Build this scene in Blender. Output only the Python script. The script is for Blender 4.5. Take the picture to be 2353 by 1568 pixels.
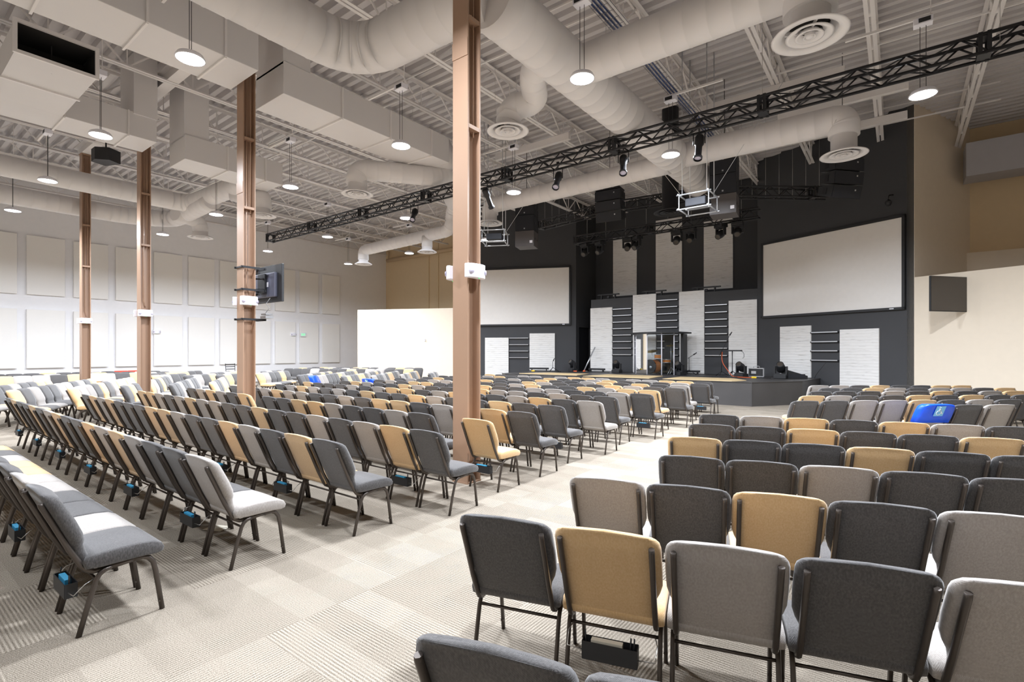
import bpy, math, random
import numpy as np
from mathutils import Vector, Matrix
random.seed(7)
PI = math.pi
for o in list(bpy.data.objects): bpy.data.objects.remove(o)
SC = bpy.context.scene
COL = SC.collection
# ------------------------------------------------------------------ camera
YAW = math.radians(37.34)
cam = bpy.data.cameras.new('camera'); camo = bpy.data.objects.new('camera', cam); COL.objects.link(camo)
cam.sensor_width = 36; cam.sensor_fit = 'HORIZONTAL'; cam.lens = 1164/2353*36
cam.shift_y = 24/2353; cam.clip_start = .05; cam.clip_end = 200
camo.location = (0, 0, 1.7); camo.rotation_euler = (PI/2, 0, YAW)
SC.camera = camo
# ------------------------------------------------------------------ world, exposure
wd = bpy.data.worlds.new('world'); SC.world = wd; wd.use_nodes = True
wd.node_tree.nodes['Background'].inputs[0].default_value = (.9, .95, 1, 1)
wd.node_tree.nodes['Background'].inputs[1].default_value = .3
SC.view_settings.view_transform = 'Standard'; SC.view_settings.look = 'None'
SC.view_settings.exposure = 0.32; SC.view_settings.gamma = 1; SC.view_settings.use_curve_mapping = False
LAMP_W = 150
GAIN = [[.3, .3, .3, .3, .5, .9], [1.6, 1.0, .9, 1.0, 1.3, 1.8], [1.9, 1.6, 1.2, 1.0, 1.3, 1.8], [3.3, 2.6, 1.6, .7, 1.2, 1.8], [0, 0, 0, .35, .5, 1.5]]
LX = [.33, -4.0, -8.35, -12.75, -17.2, -21.7, -26.0]; LY = [-1.2, 3.08, 7.08, 11.02, 15.05]; LZ = 6.05
SC.cycles.max_bounces = 10; SC.cycles.diffuse_bounces = 7; SC.cycles.sample_clamp_indirect = 8

# ------------------------------------------------------------------ materials
def srgb(c):
    return tuple(((v/255)/12.92 if v/255 <= .04045 else ((v/255+.055)/1.055)**2.4) for v in c)+(1,)
def nt(name):
    m = bpy.data.materials.new(name); m.use_nodes = True
    return m, m.node_tree.nodes, m.node_tree.links, m.node_tree.nodes['Principled BSDF']
def mat(name, c, rough=.6, metal=0, var=0, scale=6, bump=0, spec=.5, emis=0):
    m, N, L, b = nt(name)
    col = srgb(c)
    b.inputs['Base Color'].default_value = col; b.inputs['Roughness'].default_value = rough
    b.inputs['Metallic'].default_value = metal; b.inputs['Specular IOR Level'].default_value = spec
    tc = N.new('ShaderNodeTexCoord'); no = N.new('ShaderNodeTexNoise'); no.inputs['Scale'].default_value = scale
    no.inputs['Detail'].default_value = 5; L.new(tc.outputs['Object'], no.inputs['Vector'])
    mx = N.new('ShaderNodeMix'); mx.data_type = 'RGBA'
    v = var if var else .03
    mx.inputs[6].default_value = tuple(x*(1-v) for x in col[:3])+(1,); mx.inputs[7].default_value = tuple(min(1, x*(1+v)) for x in col[:3])+(1,)
    L.new(no.outputs[0], mx.inputs[0]); L.new(mx.outputs[2], b.inputs['Base Color'])
    if bump:
        bp = N.new('ShaderNodeBump'); bp.inputs['Strength'].default_value = bump; bp.inputs['Distance'].default_value = .01
        L.new(no.outputs[0], bp.inputs['Height']); L.new(bp.outputs[0], b.inputs['Normal'])
    if emis:
        b.inputs['Emission Color'].default_value = col; b.inputs['Emission Strength'].default_value = emis
    return m
def fabric(name, c, thread):
    m, N, L, b = nt(name)
    tc = N.new('ShaderNodeTexCoord')
    no = N.new('ShaderNodeTexNoise'); no.inputs['Scale'].default_value = 140; no.inputs['Detail'].default_value = 3
    mp = N.new('ShaderNodeMapping'); mp.inputs['Scale'].default_value = (1, 1, .45); L.new(tc.outputs['Object'], mp.inputs[0]); L.new(mp.outputs[0], no.inputs['Vector'])
    sp = N.new('ShaderNodeSeparateXYZ'); L.new(tc.outputs['Object'], sp.inputs[0])
    def q(op, a, b_=None):
        n = N.new('ShaderNodeMath'); n.operation = op; L.new(a, n.inputs[0])
        if b_ is not None:
            if isinstance(b_, float): n.inputs[1].default_value = b_
            else: L.new(b_, n.inputs[1])
        return n.outputs[0]
    k = 2*PI/.0055
    mu = N.new('ShaderNodeMath'); mu.operation = 'MULTIPLY_ADD'; mu.inputs[2].default_value = .25
    L.new(q('SINE', q('MULTIPLY', sp.outputs[0], k)), mu.inputs[0]); L.new(q('SINE', q('MULTIPLY', q('SUBTRACT', sp.outputs[2], sp.outputs[1]), k)), mu.inputs[1])
    mu2 = N.new('ShaderNodeMath'); mu2.operation = 'MULTIPLY'; mu2.inputs[1].default_value = .45; L.new(mu.outputs[0], mu2.inputs[0]); mu = mu2
    ad = N.new('ShaderNodeMath'); ad.operation = 'ADD'; L.new(mu.outputs[0], ad.inputs[0]); L.new(no.outputs[0], ad.inputs[1])
    rp = N.new('ShaderNodeMapRange'); rp.inputs[1].default_value = .3; rp.inputs[2].default_value = 1.3; L.new(ad.outputs[0], rp.inputs[0])
    mx = N.new('ShaderNodeMix'); mx.data_type = 'RGBA'; mx.inputs[6].default_value = srgb(c); mx.inputs[7].default_value = srgb(thread)
    L.new(rp.outputs[0], mx.inputs[0]); L.new(mx.outputs[2], b.inputs['Base Color'])
    b.inputs['Roughness'].default_value = .95; b.inputs['Specular IOR Level'].default_value = .15
    b.inputs['Sheen Weight'].default_value = .35; b.inputs['Sheen Roughness'].default_value = .5
    bp = N.new('ShaderNodeBump'); bp.inputs['Strength'].default_value = .3; bp.inputs['Distance'].default_value = .002
    L.new(ad.outputs[0], bp.inputs['Height']); L.new(bp.outputs[0], b.inputs['Normal'])
    return m
M = {}
M['white_wall'] = mat('white_wall_paint', (244, 244, 247), .8)
M['panel'] = mat('acoustic_panel_cloth', (246, 244, 241), .95, var=.02, scale=30)
M['tan_wall'] = mat('tan_wall_paint', (228, 207, 172), .8)
M['cream_wall'] = mat('cream_wall_paint', (240, 228, 209), .8)
M['black_wall'] = mat('black_wall_paint', (64, 65, 68), .7, var=.12, scale=1.2)
M['stage_black'] = mat('stage_black_paint', (72, 70, 70), .45, var=.25, scale=1.5)
M['ceil'] = mat('deck_white_paint', (208, 205, 206), .55, var=.04)
M['steel_white'] = mat('joist_white_paint', (232, 229, 228), .5)
M['duct'] = mat('duct_white_paint', (220, 218, 218), .5, var=.04, scale=1)
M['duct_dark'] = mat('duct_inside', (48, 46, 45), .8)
M['brown'] = mat('column_brown_paint', (166, 136, 114), .3, var=.05, scale=2)
M['chair_metal'] = mat('chair_frame_metal', (84, 77, 72), .36, .55)
M['wire'] = mat('bright_wire', (190, 188, 185), .3, .9)
M['black_metal'] = mat('black_painted_metal', (38, 38, 41), .45, .3)
M['black_plastic'] = mat('black_plastic', (34, 35, 38), .5)
M['grille'] = mat('speaker_grille', (32, 34, 40), .7, var=.2, scale=200)
M['lit_cab'] = mat('speaker_cabinet_lit', (84, 80, 80), .5)  # black cabinet with the light falling on it put into the colour
M['silver'] = mat('silver_metal', (205, 208, 212), .3, .7)
M['grey_steel'] = mat('grey_steel', (150, 150, 152), .4, .5)
M['screen'] = mat('projection_screen_cloth', (240, 237, 233), .9)
M['tv_glass'] = mat('tv_glass', (74, 68, 62), .22)
M['tv_back'] = mat('tv_back_plastic', (90, 92, 108), .35)
M['white_plastic'] = mat('white_plastic', (238, 238, 246), .4)
M['lens'] = mat('lamp_lens', (190, 186, 205), .2)
M['blue'] = mat('blue_vinyl', (12, 84, 235), .35, var=.1, scale=8)
M['lightblue'] = mat('light_blue_patch', (120, 190, 240), .5)
M['white_mark'] = mat('white_mark', (245, 248, 250), .5)
M['card'] = mat('blue_card', (70, 175, 225), .6)
M['cream_card'] = mat('cream_card', (225, 218, 200), .7)
M['red'] = mat('red_cloth', (225, 62, 40), .8)
M['orange'] = mat('orange_cable', (220, 95, 45), .5)
M['yellow'] = mat('yellow_plastic', (240, 200, 30), .5)
M['carpet_tan'] = mat('tan_floor_panel', (222, 196, 150), .8, var=.05, scale=30)
M['drum_wood'] = mat('drum_amber_lacquer', (196, 118, 52), .25, var=.2, scale=4)
M['brass'] = mat('cymbal_brass', (196, 170, 110), .3, .9)
M['green'] = mat('green_sign_face', (40, 215, 120), .5, emis=1.2)
M['pinkgrey'] = mat('tray_wire', (150, 150, 155), .4, .6)
M['cable_blue'] = mat('blue_cable', (60, 80, 130), .5)
M['tan_pipe'] = mat('tan_pipe_paint', (205, 180, 145), .5)
M['grey_beam'] = mat('grey_soffit_paint', (176, 176, 182), .6)
M['D'] = fabric('charcoal_fabric', (58, 56, 56), (120, 118, 118))
M['G'] = fabric('light_grey_fabric', (148, 141, 135), (196, 191, 187))
M['T'] = fabric('tan_fabric', (204, 165, 114), (236, 209, 168))
M['lamp'] = mat('lamp_face', (255, 255, 255), .5, emis=30)
m, N, L, b = nt('acrylic'); M['acrylic'] = m
tr = N.new('ShaderNodeBsdfTransparent'); tr.inputs[0].default_value = (.93, .95, .96, 1)
gl = N.new('ShaderNodeBsdfGlossy'); gl.inputs['Roughness'].default_value = .03
ms = N.new('ShaderNodeMixShader'); fr = N.new('ShaderNodeFresnel'); fr.inputs[0].default_value = 1.35
L.new(fr.outputs[0], ms.inputs[0]); L.new(tr.outputs[0], ms.inputs[1]); L.new(gl.outputs[0], ms.inputs[2])
L.new(ms.outputs[0], N['Material Output'].inputs[0])
# carpet tiles
m, N, L, b = nt('carpet_tiles'); M['carpet'] = m
tc = N.new('ShaderNodeTexCoord'); sp = N.new('ShaderNodeSeparateXYZ'); L.new(tc.outputs['Object'], sp.inputs[0])
def mth(op, a, bb=None, cc=None):
    n = N.new('ShaderNodeMath'); n.operation = op
    for i, v in enumerate((a, bb, cc)):
        if v is None: continue
        if isinstance(v, (int, float)): n.inputs[i].default_value = v
        else: L.new(v, n.inputs[i])
    return n.outputs[0]
fx = mth('FLOOR', mth('DIVIDE', sp.outputs[0], .5)); fy = mth('FLOOR', mth('DIVIDE', sp.outputs[1], .25))
cb = N.new('ShaderNodeCombineXYZ'); L.new(fx, cb.inputs[0]); L.new(fy, cb.inputs[1])
wn = N.new('ShaderNodeTexWhiteNoise'); wn.noise_dimensions = '2D'; L.new(cb.outputs[0], wn.inputs['Vector'])
fx2 = mth('FLOOR', mth('DIVIDE', sp.outputs[0], 1.0)); fy2 = mth('FLOOR', mth('DIVIDE', sp.outputs[1], .5))
cb2 = N.new('ShaderNodeCombineXYZ'); L.new(fx2, cb2.inputs[0]); L.new(fy2, cb2.inputs[1])
wn2 = N.new('ShaderNodeTexWhiteNoise'); wn2.noise_dimensions = '2D'; L.new(cb2.outputs[0], wn2.inputs['Vector'])
sx = mth('SINE', mth('MULTIPLY', sp.outputs[0], 2*PI/.021)); sy = mth('SINE', mth('MULTIPLY', sp.outputs[1], 2*PI/.021))
sel = mth('GREATER_THAN', wn2.outputs['Value'], .55)
st = mth('ADD', mth('MULTIPLY', sx, sel), mth('MULTIPLY', sy, mth('SUBTRACT', 1.0, sel)))
no = N.new('ShaderNodeTexNoise'); no.inputs['Scale'].default_value = 5.5; no.inputs['Detail'].default_value = 4; L.new(tc.outputs['Object'], no.inputs['Vector'])
nf = N.new('ShaderNodeTexNoise'); nf.inputs['Scale'].default_value = 190; nf.inputs['Detail'].default_value = 2; L.new(tc.outputs['Object'], nf.inputs['Vector'])
amp = mth('MULTIPLY', mth('SUBTRACT', no.outputs[0], .25), 1.0)
val = mth('ADD', mth('MULTIPLY', mth('MULTIPLY', st, amp), .8), mth('ADD', mth('MULTIPLY', mth('SUBTRACT', wn.outputs['Value'], .5), .2), mth('MULTIPLY', mth('SUBTRACT', nf.outputs[0], .5), 1.9)))
fac = mth('ADD', val, .55)
mx = N.new('ShaderNodeMix'); mx.data_type = 'RGBA'; mx.inputs[6].default_value = srgb((82, 73, 61)); mx.inputs[7].default_value = srgb((184, 174, 160)); mx.clamp_factor = True
L.new(fac, mx.inputs[0]); L.new(mx.outputs[2], b.inputs['Base Color']); b.inputs['Roughness'].default_value = .97; b.inputs['Specular IOR Level'].default_value = .1
bp = N.new('ShaderNodeBump'); bp.inputs['Strength'].default_value = .4; bp.inputs['Distance'].default_value = .004; L.new(st, bp.inputs['Height']); L.new(bp.outputs[0], b.inputs['Normal'])
# whitewashed boards with streaks
m, N, L, b = nt('whitewashed_boards'); M['boards'] = m
tc = N.new('ShaderNodeTexCoord'); mp = N.new('ShaderNodeMapping'); mp.inputs['Scale'].default_value = (1.3, 1.3, 26); L.new(tc.outputs['Object'], mp.inputs[0])
no = N.new('ShaderNodeTexNoise'); no.inputs['Scale'].default_value = 2; no.inputs['Detail'].default_value = 6; L.new(mp.outputs[0], no.inputs['Vector'])
wv = N.new('ShaderNodeTexWave'); wv.bands_direction = 'Z'; wv.inputs['Scale'].default_value = 3.2; wv.inputs['Distortion'].default_value = .3; L.new(tc.outputs['Object'], wv.inputs['Vector'])
ra = N.new('ShaderNodeValToRGB'); ra.color_ramp.elements[0].position = .28; ra.color_ramp.elements[0].color = srgb((188, 185, 182)); ra.color_ramp.elements[1].position = .42; ra.color_ramp.elements[1].color = srgb((238, 237, 235))
L.new(no.outputs[0], ra.inputs[0]); L.new(ra.outputs[0], b.inputs['Base Color']); b.inputs['Roughness'].default_value = .8
bp = N.new('ShaderNodeBump'); bp.inputs['Strength'].default_value = .5; bp.inputs['Distance'].default_value = .01; L.new(wv.outputs['Fac'], bp.inputs['Height']); L.new(bp.outputs[0], b.inputs['Normal'])

# ------------------------------------------------------------------ mesh helpers
MADE = []
class MB:
    def __init__(s): s.v = []; s.f = []; s.sm = []
    def add(s, vs, fs, smooth=False):
        k = len(s.v); s.v += [tuple(v) for v in vs]; s.f += [tuple(i+k for i in f) for f in fs]; s.sm += [smooth]*len(fs); return s
    def box(s, c, d, rz=0, rx=0, ry=0):
        R = Matrix.Rotation(rz, 3, 'Z') @ Matrix.Rotation(ry, 3, 'Y') @ Matrix.Rotation(rx, 3, 'X')
        vs = [Vector(c)+R @ Vector((x*d[0]/2, y*d[1]/2, z*d[2]/2)) for x in (-1, 1) for y in (-1, 1) for z in (-1, 1)]
        return s.add(vs, [(0, 1, 3, 2), (4, 6, 7, 5), (0, 4, 5, 1), (2, 3, 7, 6), (0, 2, 6, 4), (1, 5, 7, 3)])
    def bar(s, a, b, w, h=None):
        a = Vector(a); b = Vector(b); t = b-a; n = t.length
        if n < 1e-6: return s
        h = h or w; t.normalize()
        up = Vector((0, 0, 1)) if abs(t.z) < .95 else Vector((0, 1, 0))
        x = t.cross(up).normalized(); y = x.cross(t).normalized()
        vs = [p+x*i*w/2+y*j*h/2 for p in (a, b) for i, j in ((-1, -1), (1, -1), (1, 1), (-1, 1))]
        return s.add(vs, [(3, 2, 1, 0), (4, 5, 6, 7), (0, 1, 5, 4), (1, 2, 6, 5), (2, 3, 7, 6), (3, 0, 4, 7)])
    def tube(s, path, r, n=8, r2=None, cap=True, ref=None):
        P = [Vector(p) for p in path]; K = len(P); rr = r if hasattr(r, '__len__') else [r]*K
        T = [(P[min(i+1, K-1)]-P[max(i-1, 0)]).normalized() for i in range(K)]
        if ref is not None: u = Vector(ref)
        else: u = Vector((0, 0, 1)) if abs(T[0].z) < .9 else Vector((1, 0, 0))
        vs = []
        for i in range(K):
            u = (u-T[i]*u.dot(T[i]));  u = u.normalized() if u.length > 1e-5 else T[i].orthogonal().normalized()
            w = T[i].cross(u).normalized()
            q = r2/r if (r2 and not hasattr(r, '__len__')) else 1
            for k in range(n):
                a = 2*PI*k/n; vs.append(P[i]+u*math.cos(a)*rr[i]+w*math.sin(a)*rr[i]*q)
        fs = [(i*n+k, i*n+(k+1) % n, (i+1)*n+(k+1) % n, (i+1)*n+k) for i in range(K-1) for k in range(n)]
        s.add(vs, fs, True)
        if cap:
            k0 = len(s.v)-K*n; s.f += [tuple(range(k0+n-1, k0-1, -1)), tuple(range(k0+(K-1)*n, k0+K*n))]; s.sm += [False, False]
        return s
    def lathe(s, prof, c=(0, 0, 0), n=24, axis=(0, 0, 1), smooth=True):
        ax = Vector(axis).normalized(); u = ax.orthogonal().normalized(); w = ax.cross(u); c = Vector(c); K = len(prof)
        vs = [c+ax*z+(u*math.cos(2*PI*k/n)+w*math.sin(2*PI*k/n))*r for r, z in prof for k in range(n)]
        return s.add(vs, [(i*n+k, i*n+(k+1) % n, (i+1)*n+(k+1) % n, (i+1)*n+k) for i in range(K-1) for k in range(n)], smooth)
    def prism(s, pts, z0, z1):
        n = len(pts); vs = [(x, y, z0) for x, y in pts]+[(x, y, z1) for x, y in pts]
        return s.add(vs, [tuple(range(n-1, -1, -1)), tuple(range(n, 2*n))]+[(i, (i+1) % n, n+(i+1) % n, n+i) for i in range(n)])
    def loft(s, loops, smooth=True, cap=True):
        n = len(loops[0]); vs = [p for l in loops for p in l]; K = len(loops)
        fs = [(i*n+k, i*n+(k+1) % n, (i+1)*n+(k+1) % n, (i+1)*n+k) for i in range(K-1) for k in range(n)]
        s.add(vs, fs, smooth)
        if cap:
            k0 = len(s.v)-K*n; s.f += [tuple(range(k0+n-1, k0-1, -1)), tuple(range(k0+(K-1)*n, k0+K*n))]; s.sm += [smooth, smooth]
        return s
    def mesh(s, name, mt):
        me = bpy.data.meshes.new(name); me.from_pydata(s.v, [], s.f); me.materials.append(M[mt] if isinstance(mt, str) else mt)
        me.polygons.foreach_set('use_smooth', s.sm); me.update(); return me
    def build(s, name, mt, parent=None, loc=(0, 0, 0), rz=0):
        o = bpy.data.objects.new(name, s.mesh(name, mt)); COL.objects.link(o); o.location = loc; o.rotation_euler = (0, 0, rz); MADE.append(o)
        if parent: o.parent = parent
        return o
def fixn(o):
    import bmesh
    bm = bmesh.new(); bm.from_mesh(o.data); bmesh.ops.recalc_face_normals(bm, faces=bm.faces); bm.to_mesh(o.data); bm.free(); return o
def bev(o, w=.01, seg=2):
    md = o.modifiers.new('bevel', 'BEVEL'); md.width = w; md.segments = seg; md.limit_method = 'ANGLE'; return o
def tag(o, label=None, cat=None, group=None, kind=None):
    if label: o['label'] = label
    if cat: o['category'] = cat
    if group: o['group'] = group
    if kind: o['kind'] = kind
    return o
def empty(name, loc=(0, 0, 0), rz=0, label=None, cat=None, group=None):
    o = bpy.data.objects.new(name, None); COL.objects.link(o); o.location = loc; o.rotation_euler = (0, 0, rz); o.empty_display_size = .1
    return tag(o, label, cat, group)
def struct(o): o['kind'] = 'structure'; return o
def copy_tree(o, parent=None):
    c = o.copy(); COL.objects.link(c); MADE.append(c)
    if parent: c.parent = parent
    for ch in o.children: copy_tree(ch, c)
    return c
def smooth_path(pts, r, n=6):
    """round the corners of a polyline with radius r"""
    P = [Vector(p) for p in pts]; out = [P[0]]
    for i in range(1, len(P)-1):
        a = (P[i-1]-P[i]); b = (P[i+1]-P[i]); q = min(r, a.length*.49, b.length*.49); a.normalize(); b.normalize()
        p0 = P[i]+a*q; p1 = P[i]+b*q
        for k in range(n+1):
            t = k/n; out.append(p0*(1-t)**2+P[i]*2*t*(1-t)+p1*t*t)
    out.append(P[-1]); return out
def densify(path, step):
    out = [path[0]]
    for a, b in zip(path, path[1:]):
        n = max(1, int((b-a).length/step))
        for k in range(1, n+1): out.append(a.lerp(b, k/n))
    return out
ORD = ['first', 'second', 'third', 'fourth', 'fifth', 'sixth', 'seventh', 'eighth', 'ninth', 'tenth', 'eleventh', 'twelfth', 'thirteenth', 'fourteenth', 'fifteenth', 'sixteenth', 'seventeenth', 'eighteenth', 'nineteenth']

# ------------------------------------------------------------------ room shell
ZC = 9.2
fl = MB().add([(-29.2, -8, 0), (15, -8, 0), (15, 26, 0), (-29.2, 26, 0)], [(0, 1, 2, 3)])
struct(fl.build('floor', 'carpet'))
struct(MB().box((-29.0, 8, ZC/2+.3), (.2, 34, ZC+.6)).build('wall_left', 'white_wall'))
w = MB().box((-25.4, 23.3, ZC/2+.3), (7.4, .3, ZC+.6)); w.box((-19.4, 23.3, ZC/2+.3), (4.8, .3, ZC+.6))
for x in (-24.5, -23.62): w.box((x, 23.13, ZC/2+.3), (.03, .06, ZC+.6))
struct(w.build('wall_back', 'tan_wall'))
RD = Vector((-.909, .416, 0)); LD = Vector((-.909, -.416, 0)); R0 = Vector((-2.45, 20.9, 0)); L0 = Vector((-12.57, 21.65, 0))
RN = Vector((.416, .909, 0)); LN = Vector((-.416, .909, 0))       # away from the room
def wall_seg(name, a, b, z0, z1, mt, nrm, t=.2):
    a = Vector(a); b = Vector(b); n = Vector(nrm)*t
    return struct(MB().prism([(a.x, a.y), (b.x, b.y), (b.x+n.x, b.y+n.y), (a.x+n.x, a.y+n.y)], z0, z1).build(name, mt))
for o in (wall_seg('wall_screen_right', R0+RD*2.18, R0-RD*3.11, 0, 9.5, 'black_wall', RN),
          wall_seg('wall_screen_left', L0, L0+LD*5.35, 0, 9.5, 'black_wall', LN),
          wall_seg('wall_low_left', L0+LD*5.36, L0+LD*11.8, 0, 3.95, 'cream_wall', LN),
          wall_seg('wall_low_right', R0-RD*3.12, R0-RD*9.5, 0, 3.95, 'cream_wall', RN),
          wall_seg('wall_return_right', R0-RD*3.12+RN*.0, R0-RD*3.12+RN*3.7, 0, 9.5, 'cream_wall', (-.909, .416, 0), .2),
          wall_seg('wall_return_left', L0+LD*5.36, L0+LD*5.36+LN*3.9, 0, 9.5, 'tan_wall', (.909, .416, 0), .2)): fixn(o)
struct(MB().box((7.5, 23.1, 4.75), (13, .3, 9.5)).build('wall_back_right', 'tan_wall'))
struct(MB().box((7.6, 22.85, 2.5), (12.4, .22, 5.0)).build('trim_1', 'cream_wall'))
struct(MB().box((8, 21.9, 7.75), (12.6, 1.0, 1.05)).build('trim_2', 'grey_beam'))
# stage house: side wall with doorway, back wall, low front wall
struct(MB().box((-12.67, 21.8, 4.75), (.2, .3, 9.5)).box((-12.67, 23.6, 4.75), (.2, .9, 9.5)).box((-12.67, 22.55, 6.2), (.2, 1.22, 6.6)).build('wall_stage_left', 'black_wall'))
struct(MB().box((-12.72, 22.55, 1.8), (.06, 1.2, 2.2)).build('door_1', 'black_plastic'))
struct(MB().box((-8, 23.85, 4.75), (9.6, .3, 9.5)).build('wall_stage_back', 'black_wall'))
struct(MB().box((-8.12, 21.95, 2.47), (7.4, .3, 3.44)).build('wall_stage_low', 'black_wall'))
struct(MB().box((-4.3, 22.9, 4.75), (.2, 1.9, 9.5)).build('wall_stage_right', 'black_wall'))
# closing walls behind and beside the camera
struct(MB().box((-7, -8.1, 4.7), (44.5, .2, 9.6)).build('wall_rear', 'cream_wall'))
struct(MB().box((15.1, 8, 4.7), (.2, 32, 9.6)).build('wall_right', 'cream_wall'))
# corrugated roof deck, ribs run along x
dk = MB(); y = -8.0; prof = []
while y < 24:
    prof += [(y, ZC), (y+.13, ZC), (y+.16, ZC+.14), (y+.27, ZC+.14)]; y += .30
vs = [(x, a, z) for a, z in prof for x in (-29.2, 15)]
dk.add(vs, [(2*i, 2*i+1, 2*i+3, 2*i+2) for i in range(len(prof)-1)])
dk.box((-7, 8, ZC+.34), (44.4, 32.4, .1))
struct(dk.build('ceiling', 'ceil'))

# ------------------------------------------------------------------ roof joists
JX = [1.55-2.005*k for k in range(16)]
def joist(x, first=[None]):
    y0, y1, zb, zt = -7.9, 22.9, 8.42, 9.1
    if first[0] is None:
        r = empty('roof_joist')
        bc = MB(); tp = MB(); wb = MB()
        for s in (-1, 1):
            bc.box((s*.055, (y0+y1)/2, zb), (.075, y1-y0, .012)); bc.box((s*.021, (y0+y1)/2, zb+.035), (.008, y1-y0, .07))
            tp.box((s*.055, (y0+y1)/2, zt), (.085, y1-y0, .014)); tp.box((s*.021, (y0+y1)/2, zt-.035), (.008, y1-y0, .07))
        n = 22; st = (y1-y0)/n
        for i in range(n):
            a = y0+i*st; wb.bar((0, a, zt), (0, a+st/2, zb), .035); wb.bar((0, a+st/2, zb), (0, a+st, zt), .035); wb.bar((0, a+st/2, zb), (0, a+st/2, zt), .022)
        bc.build('bottom_chord', 'steel_white', r); tp.build('top_chord', 'steel_white', r); wb.build('web', 'steel_white', r)
        first[0] = r
    else: r = copy_tree(first[0])
    r.location = (x, 0, 0)
    return r
for k, x in enumerate(JX):
    j = joist(x); tag(j, 'white open web roof joist, %s counting from the right edge of the ceiling' % ORD[k], 'roof joist', 'roof joists')
# girder along the column line and bridging angles
g = MB(); g.box((-8.5, 4.92, 8.44), (29, .26, .016)).box((-8.5, 4.92, 8.62), (29, .012, .36)).box((-8.5, 4.92, 8.8), (29, .26, .016))
tag(g.build('roof_girder', 'steel_white'), 'white steel girder resting on the brown columns', 'roof girder')
for k, yb in enumerate((1.5, 8.9, 13.6, 18.6)):
    for i, zb in enumerate((8.52, 9.0)):
        tag(MB().bar((-28.8, yb, zb), (2.2, yb+.3, zb), .035).build('bridging_bar', 'steel_white'),
            '%s thin white bridging bar crossing the joists %s' % (('lower', 'upper')[i], ('nearest the camera', 'before the lighting truss', 'behind the lighting truss', 'above the stage')[k]), 'bridging bar', 'joist bridging bars')
# flat white strut beams above the stage
for lab, a, b in (('right end, above the hanging projector', (-4.6, 14.2), (-1.0, 14.2)), ('upper right, behind the round air diffuser', (-2.7, 15.9), (.2, 15.9)), ('lower right, above the right line array', (-2.7, 17.9), (.2, 17.9)),
                  ('left, above the left black subwoofer', (-11, 15.2), (-7.6, 15.2)), ('left, in front of the left subwoofer', (-10.9, 13.4), (-8.0, 13.4)), ('middle, between the two subwoofers', (-8.2, 16.6), (-4.2, 16.6))):
    tag(MB().box(((a[0]+b[0])/2, a[1], 8.3), (b[0]-a[0], .14, .2)).build('strut_beam', 'steel_white'), 'white strut beam under the joists, '+lab, 'strut beam', 'strut beams over the stage')

# ------------------------------------------------------------------ columns
CX4 = [-4.63, -10.69, -16.57, -22.24]
names = ['nearest', 'second', 'third', 'farthest']
for k, x in enumerate(CX4):
    r = empty('steel_column', (x+.13, 4.92, 0), 0, '%s of the four brown steel columns, %s' % (names[k], ('largest, beside the tan aisle chair', 'holding the television', 'with a thin conduit', 'at the far left')[k]), 'column', 'brown columns')
    c = MB(); c.box((0, -.115, 4.2), (.26, .02, 8.4)).box((0, .115, 4.2), (.26, .02, 8.4)).box((0, 0, 4.2), (.014, .22, 8.4)).box((0, 0, .01), (.27, .26, .02)).box((0, 0, 8.41), (.3, .3, .02))
    c.build('shaft', 'brown', r)
    MB().tube([(.05, -.02, 8.3), (.05, -.02, 3.1), (.03, .02, 2.9)], .012, 8).tube([(.07, .05, 8.3), (.07, .05, 4.5)], .01, 8).build('conduit', 'brown', r)
    st = MB()
    for z in (6.0, 4.6): st.box((.07, 0, z), (.12, .2, .05))
    st.build('strap', 'brown', r)
    if k in (0, 1): MB().box((0, -.13, 5.6 if k == 0 else 5.0), (.265, .008, .22)).build('splice_plate', 'brown', r)

def emergency(loc, rz, label):
    r = empty('emergency_light', loc, rz, label, 'emergency light', 'emergency lights')
    prof = [(-.17, 0), (-.17, .05), (-.13, .095), (-.06, .115), (.06, .115), (.13, .095), (.17, .05), (.17, 0)]
    b = MB(); b.prism([(a, -d) for a, d in prof], -.09, .09); o = fixn(b.build('housing', 'white_plastic', r)); bev(o, .012, 3)
    for s in (-1, 1): MB().lathe([(0, .012), (.03, .01), (.036, 0)], (s*.135, -.095, -.01), 14, (s*.55, -.83, 0)).build('lamp_head', 'lens', r)
    MB().box((.0, -.1, -.093), (.012, .012, .006)).build('indicator', 'green', r)
    return r
ez = [2.73, 2.72, 2.74, 2.74]
for k, x in enumerate(CX4):
    for s in (1, -1):
        emergency((x+.13+s*.131, 4.9, ez[k]), PI/2 if s > 0 else -PI/2, 'white twin head emergency light on the %s face of the %s brown column' % ('right' if s > 0 else 'left', names[k]))
emergency((-28.785, 9.12, 2.66), PI/2, 'white emergency light on the left wall beside the third column')
emergency((-28.785, 16.15, 2.72), PI/2, 'white emergency light on the left wall beside the green exit sign')
r = empty('exit_sign', (-28.7, 16.75, 2.72), PI/2, 'green lit exit sign on the left wall', 'exit sign')
bev(MB().box((0, 0, 0), (.36, .05, .24)).build('housing', 'white_plastic', r), .01)
t = MB()
def glyph(mb, segs, ox, w=.045, h=.12, th=.012, y=-.03):
    for (x0, z0, x1, z1) in segs: mb.bar((ox+x0*w, y, (z0-.5)*h), (ox+x1*w, y, (z1-.5)*h), th, .006)
E = [(0, 0, 0, 1), (0, 1, 1, 1), (0, .5, .8, .5), (0, 0, 1, 0)]
glyph(t, E, -.13); glyph(t, [(0, 0, 1, 1), (0, 1, 1, 0)], -.065); glyph(t, [(.5, 0, .5, 1)], 0); glyph(t, [(0, 1, 1, 1), (.5, 0, .5, 1)], .065)
t.build('letters', 'green', r)
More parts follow.
